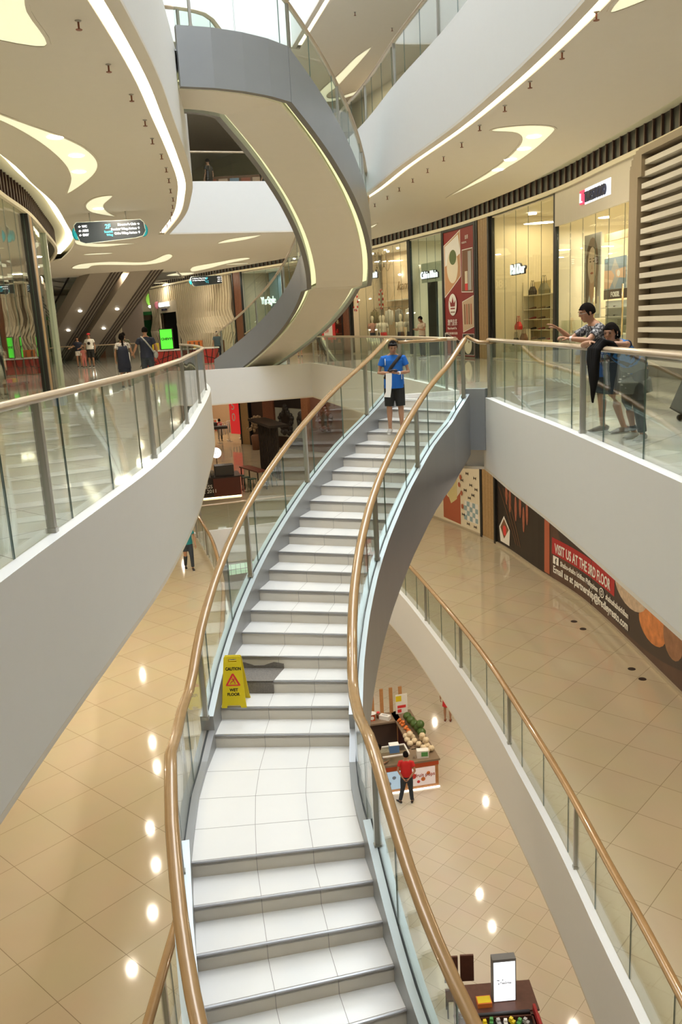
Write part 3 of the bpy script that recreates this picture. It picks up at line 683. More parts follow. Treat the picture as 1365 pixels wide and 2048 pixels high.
# --- watch shop
r=front('watch_shop_front','watch shop front with pale header and blue-white lit lettering beside the slatted screen',24.75,30.35,.06,3.95,6,-.05,[(30.36,30.52)])
mb=MB(); wbox(mb,W,24.62,30.36,3.95,4.88,-.06,.03); mb.build('header',[mat('header_paint',(.72,.66,.55),.5)],r)
mb=MB(); wbox(mb,W,28.14,28.42,4.28,4.62,.03,.07); mb.build('logo_block',[mat('logo_red',(.8,.05,.12),emit=1.2)],r)
mb=MB(); wbox(mb,W,26.35,28.12,4.25,4.64,.03,.035); mb.build('halo',[mat('halo_light',(.80,.88,1),emit=1.6)],r)
wtext('L',28.38,4.32,.34,LET,r,.08); wtext('TIMESTUDIO',28.08,4.30,.36,LETB,r,.05,ext=.03,sx=.72,bold=.006)
for q in (27.3,25.5): mb=MB(); mb.tube([W.pt(q,.05,.9),W.pt(q,.05,2.1)],.022,8); mb.build('door_handle',[mat('gold_handle',(.7,.55,.3),.25,.8)],r)
for q in (29.2,27.6,25.8): shoplight(q,r,z=3.85,e=230,col=(1,.90,.72))
def board(name,label,cat,s0,s1,z0,z1,off,m,th=.03,c=W,group=None):
    b=empty(name,c.pt((s0+s1)/2,off,z0),label=label,cat=cat,group=group); mb=MB(); wbox(mb,c,s0,s1,z0,z1,off,off+th,step=.5); shift(mb,b.location).build('board',[m],b); return b
def patch(b,c,polys,off,name='print'):
    """polys: list of (material, [(s,z)...])"""
    ms=[];mb=MB()
    for k,(m,p) in enumerate(polys):
        if m not in ms: ms.append(m)
        wpoly(mb,c,p,off+.0012*k,ms.index(m),.002)
    shift(mb,b.location).build(name,ms,b,fix=False)
def ov(s,z,rs,rz,n=20,a0=0,a1=2*PI): return [(s+rs*math.cos(a0+(a1-a0)*i/n),z+rz*math.sin(a0+(a1-a0)*i/n)) for i in range(n)]
SK=mat('print_skin',(.72,.47,.32),.5); SKL=mat('print_skin_light',(.85,.66,.50),.5); HAIR=mat('print_hair',(.16,.09,.05),.5); GRYP=mat('print_grey',(.45,.44,.43),.5)
BLUEP=mat('print_denim',(.28,.36,.45),.5); BRN=mat('print_brown',(.22,.10,.05),.5); CRM=mat('print_cream',(.80,.72,.55),.5); BRD=mat('print_brick',(.45,.12,.06),.5); ORG=mat('print_orange',(.75,.22,.05),.5); BLK=mat('print_black',(.025,.018,.015),.4); GRN=mat('print_green',(.12,.16,.06),.5)
b=board('poster','tall portrait poster of a long-haired face inside the watch shop','poster',28.9,30.0,1.3,3.62,-.75,GRYP)
cs,cz=29.45,2.85; DQ=-2.15
patch(b,W,[(CRM,[(28.95,1.42),(29.95,1.42),(29.95,1.9),(28.95,1.9)]),(HAIR,ov(cs,cz-.1,.42,.78)),(HAIR,[(29.10,1.7),(29.35,1.7),(29.30,3.0),(29.05,2.9)]),(HAIR,[(29.60,1.6),(29.88,1.6),(29.85,3.0),(29.60,2.9)]),(SK,[(29.25,1.7),(29.65,1.7),(29.60,2.6),(29.30,2.6)]),(SKL,ov(cs,cz-.08,.28,.50)),(HAIR,ov(cs+.11,cz+.02,.06,.02)),(HAIR,ov(cs-.11,cz+.02,.06,.02)),(HAIR,ov(cs+.11,cz+.1,.08,.012)),(HAIR,ov(cs-.11,cz+.1,.08,.012)),(SK,ov(cs,cz-.14,.035,.06)),(BRD,ov(cs,cz-.3,.1,.03)),(WPAINT,[(29.05,1.42),(29.85,1.42),(29.60,1.95),(29.45,1.7),(29.30,1.95)])],-.715)
b=board('poster','wide watch advertisement showing hands with a white lettered dark band','poster',27.2,29.95,1.82,2.92,-1.35,WPAINT)
patch(b,W,[(BLUEP,[(28.55,2.08),(29.95,2.08),(29.95,2.95),(28.55,2.95)]),(GRYP,[(28.90,2.5),(29.30,2.08),(29.60,2.5),(29.30,2.93)]),(SK,[(29.95,2.1),(29.60,2.1),(29.30,2.45),(29.50,2.6),(29.95,2.62)]),(SK,[(28.60,2.35),(29.20,2.4),(29.25,2.6),(28.60,2.65)]),(WPAINT,ov(29.05,2.5,.10,.09)),(SKL,[(29.90,2.3),(29.45,2.25),(29.40,2.32),(29.90,2.4)]),(DARK,[(27.2,1.82),(29.95,1.80),(29.95,2.07),(27.2,2.07)])],-1.315)
wtext('FOSSIL',29.5,1.87,.19,WPAINT,b,-1.30,ext=.004,bold=.006); 
for o in [c for c in b.children if c.name.startswith('lettering')]: o.location=-b.location
mb=MB()
for (a,b_,c_,d_) in (((28.30,2.45)),(0,0)) if False else (): pass
patch(b,W,[(GRYP,[(28.25,2.43),(27.95,2.62),(27.94,2.6),(28.23,2.42)]),(GRYP,[(27.95,2.62),(27.65,2.43),(27.66,2.41),(27.96,2.6)]),(GRYP,[(28.25,2.43),(27.95,2.24),(27.96,2.22),(28.26,2.41)]),(GRYP,[(27.95,2.24),(27.65,2.43),(27.64,2.41),(27.94,2.22)])],-1.30)
b=board('wall_cabinet','cream display cabinet with lit shelves of sunglasses behind the leaning pair','cabinet',27.3,29.9,.8,1.76,-1.4,mat('cabinet_back',(.62,.66,.66),.4),.05)
for z in (1.05,1.3,1.55):
    mb=MB(); wbox(mb,W,27.3,29.9,z,z+.02,-1.35,-1.1); shift(mb,b.location).build('shelf',[WPAINT],b)
g0=None
for z in (1.07,1.32,1.57):
    for q in (27.70,29.1,29.6,30.1,30.5):
        p=W.pt(q,-1.22,z)
        if g0 is None:
            g0=empty('sunglasses',p,math.atan2(*W.at(q)[1].yx),label='tiny pair of glasses on a lit shelf in the watch shop',cat='glasses',group='glasses on the watch shop shelves')
            for sx in (-.035,.035):
                mb=MB(); mb.ell((sx,0,.03),(.028,.006,.022),nu=10,nv=6); mb.build('lens',[BLK],g0)
            mb=MB(); mb.tube([(-.06,0,.045),(.06,0,.045)],.004,5); mb.tube([(.06,0,.045),(.06,-.08,.04)],.004,5); mb.tube([(-.06,0,.045),(-.06,-.08,.04)],.004,5); mb.build('frame',[BRN],g0)
        else: copy_tree(g0,p,math.atan2(*W.at(q)[1].yx))
b=board('beam','tan header band across the back of the watch shop','shop fitting',27.2,29.95,3.42,3.63,-1.4,mat('tan_band',(.66,.50,.28),.5),.1)
# watch counters in front
def counter(label,s0,s1,off,h,m,dep=.55,gl=.38):
    p=W.pt((s0+s1)/2,off,0); t=W.at((s0+s1)/2)[1]; r=empty('display_case',p,math.atan2(t.y,t.x),label=label,cat='display case'); Lx=abs(s1-s0)
    mb=MB(); mb.box((0,0,h/2+.03),(Lx,dep,h-.06)); mb.build('body',[m],r)
    mb=MB(); mb.box((0,0,h+.02),(Lx+.04,dep+.04,.04)); mb.build('top',[WPAINT],r)
    if gl:
        mb=MB(); mb.box((0,0,h+.04+gl/2),(Lx-.02,dep-.02,gl)); mb.build('glass_hood',[SGLASS],r)
        for i in range(4):
            mb=MB(); mb.box((-Lx/2+.15+(Lx-.3)*i/3,0,h+.08),(.12,.14,.08)); mb.build('watch_stand',[CREAM if i%2 else GRYP],r)
    return r
counter('white watch display case with a printed grey front panel nearest the black post',29.3,30.4,-.45,.85,mat('case_front',(.62,.58,.52),.4))
counter('white watch display case behind the leaning man',27.3,29.0,-.6,.85,mat('case_white',(.84,.80,.72),.4))
counter('low glass-topped case deep inside the watch shop',25.2,26.9,-.7,.85,MT['case_white'])
# --- bag and shoe shop
r=front('shoe_shop_front','shoe and bag shop front of tall clear panes with white lit lettering',30.55,35.3,.06,4.81,5,-.05,[(35.3,35.42)],BLACK)
wtext('PabDer',34.3,2.84,.46,LET,r,-.25,ext=.03,sx=.8,bold=.002); wtext('PabDer',34.3,2.84,.46,LETB,r,-0.300,ext=.03,sx=.8,bold=.028)
for q in (34.4,32.6,31.2): shoplight(q,r,e=95,col=(1,.80,.48))
for i,q in enumerate((34.2,)): mb=MB(); p=W.pt(q,-1.0,4.78); mb.box(p,(.25,.15,.05)); mb.build('ceiling_lamp',[DISC],r)
YB=mat('yellow_wall',(.80,.66,.36),.5)
b=board('shoe_shelving','yellow lit wall shelving holding pairs of shoes and bags','shelving',31.0,35.3,.6,2.6,-1.6,YB,.05)
shel=(.60,.94,1.30,1.64,2.12)
for z in shel: mb=MB(); wbox(mb,W,31.0,35.3,z,z+.03,-1.55,-1.15); shift(mb,b.location).build('shelf',[CREAM],b)
for q in (31.0,33.1,35.25): mb=MB(); wbox(mb,W,q,q+.05,.6,2.6,-1.55,-1.15); shift(mb,b.location).build('side_panel',[CREAM],b)
def shoe(p,rz,m,label,group):
    r=empty('shoe',p,rz,label=label,cat='shoe',group=group)
    mb=MB(); mb.tube([(0,-.11,.05),(0,-.06,.045),(0,.0,.03),(0,.06,.02),(0,.12,.015)],[.03,.034,.03,.022,.012],8,rx=[.03,.032,.032,.036,.018]); mb.build('upper',[m],r)
    mb=MB(); mb.tube([(0,-.10,.04),(0,-.105,.0)],[.018,.008],6); mb.build('heel',[BLK],r); return r
shm=[BLK,mat('shoe_red',(.45,.05,.04),.3),BRN,mat('shoe_tan',(.45,.28,.12),.4)]
protos={}
names=['black','red','brown','tan']
for zi,z in enumerate(shel[:4]):
    for qi,q in enumerate((31.4,32.1,32.8,33.5,34.2,34.9)):
        ci=(zi*5+qi*3)%4
        for d in (-.055,.055):
            p=W.pt(q+d,-1.33,z+.03); t=W.at(q)[1]; rz=math.atan2(t.y,t.x)
            lab='%s high-heeled shoe, one of those on the yellow lit shelves'%names[ci]; gr='%s shoes on the yellow shelves'%names[ci]
            if ci not in protos: protos[ci]=shoe(p,rz,shm[ci],lab,gr)
            else: copy_tree(protos[ci],p,rz)
def bag(p,rz,m,label,sc=1,m2=None):
    r=empty('handbag',p,rz,label=label,cat='handbag'); r.scale=(sc,sc,sc)
    mb=MB(); mb.add([(-.19,-.07,0),(.19,-.07,0),(.19,.07,0),(-.19,.07,0),(-.2,-.075,.12),(.2,-.075,.12),(.2,.075,.12),(-.2,.075,.12),(-.12,-.03,.28),(.12,-.03,.28),(.12,.03,.28),(-.12,.03,.28)],[(0,1,5,4),(1,2,6,5),(2,3,7,6),(3,0,4,7),(4,5,9,8),(5,6,10,9),(6,7,11,10),(7,4,8,11),(8,9,10,11),(3,2,1,0)],0); mb.build('body',[m],r)
    if m2: mb=MB(); mb.box((0,-.08,.06),(.36,.012,.1)); mb.build('trim_panel',[m2],r)
    for y in (-.03,.03):
        mb=MB(); mb.tube([(-.08,y,.26),(-.07,y,.40),(-.03,y,.48),(.03,y,.48),(.07,y,.40),(.08,y,.26)],.009,6); mb.build('handle',[m],r)
    return r
tz=lambda q:math.atan2(W.at(q)[1].y,W.at(q)[1].x)
BG=empty('display_stand',W.pt(34.55,-.75,0),tz(34.8),label='stepped cream stand carrying three handbags in the shoe shop window',cat='display stand')
mb=MB(); mb.box((-.15,0,.3),(.55,.45,.6)); mb.box((.3,0,.22),(.5,.45,.44)); mb.box((-.05,-.1,.5),(.3,.3,1.0)); mb.build('plinth',[CREAM],BG)
bag(W.pt(34.58,-.65,1.0),tz(34.8),BRED,'red handbag standing highest in the shoe shop window',.95)
bag(W.pt(34.4,-.72,.6),tz(34.8),BLK,'dark handbag with brown panel, lower left of the red one',.95,BRN) if False else bag(W.pt(34.9,-.7,.45),tz(34.8),BLK,'black and brown handbag left of the red one',.95,BRN)
bag(W.pt(34.3,-.72,.6),tz(34.8),BRN,'dark brown handbag below and right of the red one',.95,BLK)
bag(W.pt(34.9,-1.33,2.16),tz(34.8),BLK,'large dark handbag on the top shelf at the left end',1.0)
bag(W.pt(34.0,-1.33,2.16),tz(34),mat('olive_leather',(.22,.20,.12),.4),'grey olive tote in the middle of the top shelf',1.25,BRN)
bag(W.pt(33.3,-1.33,2.16),tz(33),mat('green_leather',(.10,.13,.10),.4),'small green-black handbag on the top shelf at the right end',.8)
# --- timber pilaster between shops
def pilaster(label,c,s0,s1,z0,z1,m=PWOOD,side=1,off=0):
    r=empty('pilaster',c.pt((s0+s1)/2,off,z0),label=label,cat='pilaster'); w_=s1-s0
    for a,b in ((s0,s0+.1*w_),(s1-.12*w_,s1)): mb=MB(); wbox(mb,c,a,b,z0,z1,off,off+.09*side); shift(mb,r.location).build('edge',[BLACK],r)
    n=4
    mb=MB()
    for i in range(n):
        a=s0+.1*w_+(w_*.78)*i/n; wbox(mb,c,a+.008,a+w_*.78/n-.008,z0,z1,off,off+.06*side)
    wbox(mb,c,s0+.1*w_,s1-.1*w_,z0,z1,off,off+.045*side); shift(mb,r.location).build('timber_panel',[m],r)
    return r
pilaster('brown timber pilaster between the red banner and the shoe shop',W,35.42,36.55,0,4.88)
# --- tall red banner
b=board('banner','tall dark red tea banner with photographs and a white crown badge','banner',36.75,39.5,.05,4.8,.02,RED,.05)
mb=MB()
for a in (36.57,39.5): wbox(mb,W,a,a+.17,0,4.88,.0,.1)
wbox(mb,W,36.57,39.67,4.78,4.88,.0,.1); shift(mb,b.location).build('frame',[BLACK],b)
PH=[]
def photo(pts,inner): 
    cx=sum(p[0] for p in pts)/len(pts); cz=sum(p[1] for p in pts)/len(pts)
    PH.append((WPAINT,pts)); PH.append((inner,[(cx+(p[0]-cx)*.95,cz+(p[1]-cz)*.96) for p in pts]))
photo([(38.0,4.75),(39.5,4.3),(39.5,2.3),(38.0,3.05)][::-1],mat('print_wood',(.55,.30,.15),.5)); PH.append((WPAINT,[(39.4,4.25),(38.2,4.6),(38.0,3.9),(39.4,3.5)])); PH.append((CRM,ov(38.75,3.45,.5,.62))); PH.append((GRN,ov(38.7,3.8,.32,.28)))
photo([(36.85,4.0),(37.85,4.0),(37.95,2.45),(36.85,2.4)],BRN); PH+= [(GRYP,[(37.0,2.5),(37.3,2.5),(37.3,3.9),(37.0,3.9)]),(CRM,[(37.35,2.5),(37.6,2.5),(37.6,3.2),(37.35,3.2)]),(BRED,[(37.35,2.5),(37.6,2.5),(37.6,2.75),(37.35,2.75)])]
photo([(36.8,2.3),(37.9,2.1),(37.85,.95),(36.8,1.15)],mat('print_sand',(.60,.45,.30),.5))
for i in range(4): PH.append((BRN if i%2 else BRD,[(37.0+i*.2,1.25),(37.1+i*.2,1.25),(37.1+i*.2,2.0),(37.0+i*.2,2.0)]))
photo([(36.8,.9),(37.9,.9),(37.85,.1),(36.8,.1)],BLK); PH.append((CRM,ov(37.4,.5,.38,.36))); PH.append((BRN,ov(37.3,.6,.05,.05)))
photo([(38.0,.6),(39.5,.95),(39.5,.1),(38.0,.1)],BLK); PH+= [(BRD,[(39.0,.12),(39.3,.12),(39.3,.8),(39.0,.8)]),(BRN,[(38.3,.12),(38.7,.12),(38.7,.55),(38.3,.55)])]
PH+= [(WPAINT,ov(38.75,2.02,.37,.42)),(RED,[(38.55,1.95),(38.95,1.95),(39.02,2.2),(38.86,2.08),(38.75,2.32),(38.64,2.08),(38.48,2.2)]),(RED,[(38.55,1.85),(38.95,1.85),(38.95,1.9),(38.55,1.9)]),(BRN,[(38.55,1.72),(38.95,1.72),(38.95,1.76),(38.55,1.76)])]
patch(b,W,PH,.075)
def btext(t,s,z,sz,sx=1,c=W,m=WPAINT,off=.13,al=None,bb=b):
    o=wtext(t,s,z,sz,m,bb,off,c,ext=.002,sx=sx); o.location=-bb.location; return o
btext('澳門皇茶',39.2,1.25,.26,.85); btext('Macao Imperial Tea',39.2,1.08,.13,.8); btext('UPPER GROUND FLOOR',39.38,.90 if False else .98-.1,.13,.75); btext('MOUNTAIN WING',39.2,.72,.12,.75)
btext('皇茶',37.45,4.35,.16); btext('MACAO TEA',37.75,4.2,.1,.8)
# --- green lit fashion shop with dark doorway
r=front('fashion_shop_front','narrow shop front with green-white lit lettering left of the red banner',39.75,42.6,.06,4.81,4,-.05,[(42.62,42.88)],BLACK)
mb=MB(); wbox(mb,W,39.75,42.55,3.05,3.85,-.5,-.58); mb.build('header',[mat('green_header',(.50,.56,.46),.4)],r)
wtext('Calvin Klein',42.45,3.22,.42,LET,r,-.42,ext=.03,sx=.72,bold=.002); wtext('Calvin Klein',42.45,3.22,.42,LETB,r,-0.470,ext=.03,sx=.72,bold=.028)
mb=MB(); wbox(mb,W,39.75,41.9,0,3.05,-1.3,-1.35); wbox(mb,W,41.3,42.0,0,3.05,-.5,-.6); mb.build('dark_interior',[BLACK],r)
mb=MB(); wbox(mb,W,40.5,40.8,.2,2.2,-.9,-1.0); wbox(mb,W,39.9,40.1,.5,2.5,-.9,-1.0); mb.build('lit_display',[mat('display_glow',(.65,.95,.85),emit=1.2)],r)
mb=MB(); wbox(mb,W,42.0,42.55,.3,2.4,-.9,-1.0); mb.build('lit_panel',[mat('panel_glow',(.9,.95,.85),emit=.8)],r)
shoplight(41,r,e=90,col=(.9,1,.9)); shoplight(40.2,r,z=2.6,o=-.9,e=20)
# --- fashion window with mannequins
r=front('clothes_shop_front','wide clothes shop window with pale blue lit script lettering',42.9,48.3,.06,4.81,7,-.05,[(48.9,49.0)],BLACK)
wtext('kamiseta',48.0,3.60,.55,LET,r,-.3,ext=.03,sx=.62,shear=.25,bold=.0); wtext('kamiseta',48.0,3.60,.55,LETB,r,-0.350,ext=.03,sx=.62,shear=.25,bold=.028)
wtext('kamiseta',47.6,3.0,.62,mat('bronze_script',(.30,.20,.10),.4),r,-1.85,ext=.01,shear=.35,bold=-.004)
mb=MB(); wbox(mb,W,43,48.9,0,4.86,-1.95,-2.0); mb.build('back_panel',[mat('peach_wall',(.80,.66,.48),.6)],r)
for q in (47.6,45.8,44.0): shoplight(q,r,z=4.7,o=-.9,e=80,col=(1,.82,.56))
mb=MB()
for i,q in enumerate((48.6,47.9,46.9,46.2,45.4,44.5,43.8,43.3)): p=W.pt(q,-.5-.25*(i%3),4.78); mb.ell(p,(.07,.07,.04),nu=8,nv=5)
for q in (47.2,46.3,45.5,44.9,44.3): p=W.pt(q,-1.8,3.72); mb.ell(p,(.09,.09,.05),nu=8,nv=5)
mb.build('spot_lamps',[DISC],r)
mb=MB(); wbox(mb,W,43.2,48.2,2.5,2.55,-1.6,-1.93); mb.build('shelf',[WPAINT],r)
mb=MB(); mb.tube([W.pt(q,-1.4,2.2) for q in (43.3,45,47,48.8)],.015,6); mb.build('clothes_rail',[STEEL],r)
mb=MB()
def curl(mb,q,z,sc,off):
    for sg in (-1,1):
        pts=[(sg*.02,-.35),(sg*.05,-.1),(sg*.02,.05),(sg*.12,.22),(sg*.2,.18),(sg*.16,.08),(sg*.05,.1)]
        mb.tube([W.pt(q+a*sc,off,z+b*sc) for a,b in pts],.012*sc+.004,5)
for q in (48.1,47.4,46.65,45.9): curl(mb,q,4.45,1.3,-.25)
for a,b_ in ((48.1,47.4),(47.4,46.65),(46.65,45.9),(45.9,45.2)): mb.tube([W.pt(a+(b_-a)*t,-.25,4.15-.35*math.sin(PI*t)) for t in (0,.25,.5,.75,1)],.01,5)
curl(mb,48.9,3.0,1.9,-.1); mb.build('window_scrolls',[mat('scroll_bronze',(.35,.28,.18),.5)],r)
for k,(q,z) in enumerate(((48.7,2.55),(46.1,2.55))):
    wr=empty('wreath',W.pt(q,-.12,z),tz(q),label=('red and white oval wreath decal at the left of the clothes window' if k==0 else 'red and white oval wreath decal in the middle of the clothes window'),cat='window decoration')
    mb=MB(); n=20
    for i in range(n): a=2*PI*i/n; mb.ell((.22*math.cos(a),0,.42*math.sin(a)),(.07,.02,.07),i%2,nu=8,nv=5)
    mb.build('blossoms',[BRED,WPAINT],wr)
# mannequins and hung jackets
def mannequin(q,off,label,top,bot,h=1.78,head=True):
    r=empty('mannequin',W.pt(q,off,.12),tz(q)-PI/2+PI,label=label,cat='mannequin'); BM=mat('mannequin_cream',(.85,.80,.68),.35)
    mb=MB(); mb.box((0,0,-.06),(.4,.4,.12)); mb.build('base',[WPAINT],r)
    mb=MB(); mb.tube([(0,0,1.28),(0,0,1.40),(0,0,1.46),(0,0,1.56),(0,0,1.66),(0,0,1.71)],[.05,.045,.05,.085,.075,.03],10); 
    for sg in (-1,1): mb.tube([(sg*.18,0,1.32),(sg*.24,.02,1.05),(sg*.24,.08,.82),(sg*.24,.1,.72)],[.045,.035,.025,.015],8)
    for sg in (-1,1): mb.tube([(sg*.08,0,.85),(sg*.09,.02,.48),(sg*.09,0,.08),(sg*.09,.08,.01)],[.08,.055,.035,.02],8)
    mb.build('body',[BM],r)
    mb=MB(); mb.tube([(0,0,.82),(0,0,.98),(0,0,1.12),(0,0,1.28),(0,0,1.36)],[.12,.11,.12,.11,.05],12,rx=[.17,.14,.16,.2,.09]); 
    for sg in (-1,1): mb.tube([(sg*.17,0,1.32),(sg*.25,.02,1.1)],[.07,.06],8)
    mb.build('top',[top],r)
    mb=MB(); mb.tube([(0,0,.88),(0,0,.7),(0,0,.45)],[.13,.14,.15],12,rx=[.16,.19,.20]); mb.build('skirt',[bot],r)
    return r
NAVY=mat('navy_cloth',(.02,.025,.05),.7); WCL=mat('white_cloth',(.82,.80,.74),.7); FLO=mat('floral_cloth',(.55,.30,.25),.7,noise=.6,nscale=25)
REDC=mat('red_cloth',(.6,.03,.04),.6); GRC=mat('grey_cloth',(.38,.38,.36),.7,noise=.3,nscale=30); CAM=mat('camo_cloth',(.36,.32,.20),.7,noise=.5,nscale=12)
for q,off,l,t,b_ in ((48.45,-.9,'pale mannequin in dark floral top at the left end of the window',FLO,NAVY),(48.0,-1.1,'pale mannequin in white top and navy skirt, second from left in the window',WCL,NAVY),(47.45,-.9,'pale mannequin in white top and red skirt in the clothes window',WCL,REDC),(45.7,-.9,'pale mannequin in cream top and dark trousers right of the wreath decal',WCL,NAVY),(45.1,-1.1,'pale mannequin in grey top nearest the black post',GRC,NAVY)):
    mannequin(q,off,l,t,b_)
def jacket(q,off,z,m,label):
    r=empty('jacket',W.pt(q,off,z),tz(q),label=label,cat='jacket')
    mb=MB(); mb.tube([(0,0,-.75),(0,0,-.4),(0,0,-.1),(0,0,0)],[.06,.07,.06,.03],10,rx=[.27,.26,.27,.1]); mb.build('body',[m],r)
    for sg in (-1,1): mb=MB(); mb.tube([(sg*.24,0,-.08),(sg*.33,0,-.35),(sg*.35,.02,-.62)],[.07,.06,.05],8); mb.build('sleeve',[m],r)
    mb=MB(); mb.tube([(-.18,0,-.02),(0,0,.05),(.18,0,-.02)],.012,5); mb.tube([(0,0,.05),(0,0,.14)],.008,5); mb.build('hanger',[BRN],r)
for q,m,l in ((48.9,CAM,'camouflage jacket hanging at the left of the clothes window'),(47.65,WCL,'white jacket hanging behind the mannequins'),(46.75,GRC,'grey jacket hanging right of the mannequins'),(45.75,mat('stripe_cloth',(.7,.68,.62),.7,noise=.3,nscale=20),'pale long shirt hanging near the black post')): jacket(q,-1.4,2.1,m,l)
pilaster('dark timber pilaster left of the clothes window',W,48.95,49.75,0,4.88,mat('dark_timber',(.22,.09,.05),.4,noise=.25,nscale=12))
# --- gift shop with red framed poster
r=front('gift_shop_front','warm brown gift shop front partly hidden by the curving stair',49.8,55.4,.06,4.81,4,-.05,[(55.4,55.55)],BLACK)
shoplight(51,r,z=4.2,e=60,col=(1,.65,.35)); shoplight(53.5,r,z=4.2,e=60,col=(1,.65,.35))
b=board('shelving','dark brown shelving crowded with goods behind the red framed sign','shelving',49.9,55.3,.1,3.2,-1.8,DARK,.05)
for z in (.5,1.0,1.5,2.0,2.5): mb=MB(); wbox(mb,W,49.9,55.3,z,z+.03,-1.75,-1.4); shift(mb,b.location).build('shelf',[BRN],b)
random.seed(3); k=0; gm=[BRED,CRM,BRN,WPAINT,GRN,ORG]
for z in (.53,1.03,1.53,2.03,2.53):
    for i in range(9):
        q=50.2+i*.58+random.uniform(-.1,.1); p=W.pt(q,-1.57,z); hh=random.uniform(.15,.32); mb=MB(); mb.lathe((0,0,0),[(.06,0),(.09,hh*.4),(.04,hh*.8),(.05,hh)],10); o=mb.build('jar',[gm[(i+int(z*2))%6]]); o.location=p; tag(o,'small ornament on the dark shelves of the gift shop','ornament','ornaments in the gift shop')
b=board('sale_sign','red framed sale sign standing in front of the gift shop','sign',49.95,51.15,.75,1.95,.35,BRED,.05)
patch(b,W,[(WPAINT,[(50.15,.9),(50.95,.9),(50.95,1.8),(50.15,1.8)])],.405)
for t,z in (('50%',1.38),('OFF',1.1)): o=wtext(t,50.88,z,.26,BRED,b,.415,ext=.002,sx=.9); o.location=-b.location
for q in (50.05,51.05):
    mb=MB(); mb.tube([W.pt(q,.37,0),W.pt(q,.37,.8)],.02,6); shift(mb,b.location).build('leg',[BLK],b)
# --- grey blue shop behind the curving stair
r=front('blue_shop_front','bluish glass shop front seen through the stair railing',56.0,59.7,.06,4.81,3,-.05)
mb=MB(); wbox(mb,W,55.7,59.7,0,4.8,-1.9,-1.95); mb.build('back_panel',[mat('blue_grey_wall',(.30,.42,.46),.5)],r)
wtext('YhrStyle',58.3,2.9,.6,LET,r,-.3,ext=.03,sx=.75); shoplight(58,r,e=60,col=(.75,.9,1))
pilaster('red brown timber pilaster at the end of the wavy slats',W,59.75,60.85,0,4.88,MT['dark_timber'])
# --- wall of wavy vertical slats with dark doorway
SLAT=mat('slat_cream',(.80,.70,.52),.5)
mb=MB(); wbox(mb,W,60.9,70.5,0,4.88,-.17,-.27); wbox(mb,W,74.1,WS,0,4.88,-.17,-.27); struct(mb,'wall_far',[mat('slat_back',(.16,.12,.08),.6)])
mb=MB(); wbox(mb,W,70.5,74.1,0,3.75,-1.6,-1.7); wbox(mb,W,70.5,70.55,0,3.75,-.4,-1.6);wbox(mb,W,74.05,74.1,0,3.75,-.4,-1.6);struct(mb,'wall_far',[BLACK])
r=empty('slat_wall',W.pt(66,0,0),label='tall wall of cream slats that ripple in their lower half',cat='slat wall')
mb=MB(); q=61.45
while q<WS-.3:
    door=70.4<q<74.2; z0=3.75 if door else 0; N=14 if not door else 1; vs=[]
    ph=q*.9
    for i in range(N+1):
        z=z0+(4.88-z0)*i/N; a=.55*max(0,1-abs(z-1.7)/1.9)*math.sin(z*2.1+ph*.25) if not door else 0
        for ds,of in ((-.055,-.15),(.055,-.15),(.045,.0),(-.045,.0)): vs.append(W.pt(q+ds+a,of,z))
    mb.add(vs,[(i*4+kk,(i+1)*4+kk,(i+1)*4+(kk+1)%4,i*4+(kk+1)%4) for i in range(N) for kk in range(4)]+[(0,1,2,3),(N*4+3,N*4+2,N*4+1,N*4)],0)
    q+=.37
shift(mb,r.location).build('slats',[SLAT],r)
mb=MB(); wbox(mb,W,70.45,74.2,3.0,3.8,-.0,.05); wbox(mb,W,70.4,70.6,0,3.8,-.05,.05); wbox(mb,W,74.0,74.2,0,3.8,-.05,.05); shift(mb,r.location).build('door_surround',[BEIGE],r)
o=wtext('COUNTER',73.9,3.45,.42,LET,r,.08,ext=.03,sx=1.1,bold=.01); o.location=-r.location
o=wtext('SPECIALTY',73.4,3.15,.22,LETB,r,.08,ext=.02,sx=1.1); o.location=-r.location
mb=MB(); mb.ell(W.pt(74.2,.08,3.6),(.22,.05,.28)); shift(mb,r.location).build('round_logo',[mat('logo_pink',(.7,.25,.35),.4)],r)
# ================================================================= LEFT GLASS SHOP
mb=MB(); wbox(mb,WL,0,WL.len,4.78,4.88,0,-.1,step=.6); struct(mb,'trim_9',[CREAM])
mb=MB(); wbox(mb,WL,0,WL.len,4.88,5.45,.02,-.02,0,step=.6)
q=10
while q<WL.len-.3: wbox(mb,WL,q,q+.05,4.9,5.44,-.02,-.07,1); q+=.35
struct(mb,'trim_10',[BLACK,MT['vent_bronze']])
mb=MB(); wbox(mb,WL,0,33,0,4.8,3.5,3.6); struct(mb,'wall_left',[mat('shop_back_left',(.62,.56,.42),.6)])
mb=MB(); wbox(mb,WL,0,33,4.79,4.82,.02,3.5,step=1); struct(mb,'ceiling',[MT['shop_ceiling']])
mb=MB(); wbox(mb,WL,0,10,0,4.8,.02,.1); struct(mb,'wall_left',[CREAM])
r=empty('glass_shop_front',(0,0,0),label='tall curved glass shop front reflecting the slats at the left edge',cat='shop front')
for s0,s1,n in ((10,28.1,15),(28.95,32.5,3)):
    for k in range(n):
        a=s0+(s1-s0)*k/n+.006;b_=s0+(s1-s0)*(k+1)/n-.006
        mb=MB(); wbox(mb,WL,a,b_,.06,4.78,-.006,.006,0,step=.7); wbox(mb,WL,b_,b_+.009,.06,4.78,-.007,.007,1); mb.build('glass_panel',[SGLASS,GEDGE],r)
for a,b_,m in ((28.12,28.3,BLACK),(28.3,28.72,PWOOD),(28.72,28.93,BLACK),(32.5,32.75,mat('glass_post',(.45,.50,.38),.3))):
    mb=MB(); wbox(mb,WL,a,b_,0,4.78,-.1,.15); mb.build('post',[m],r)
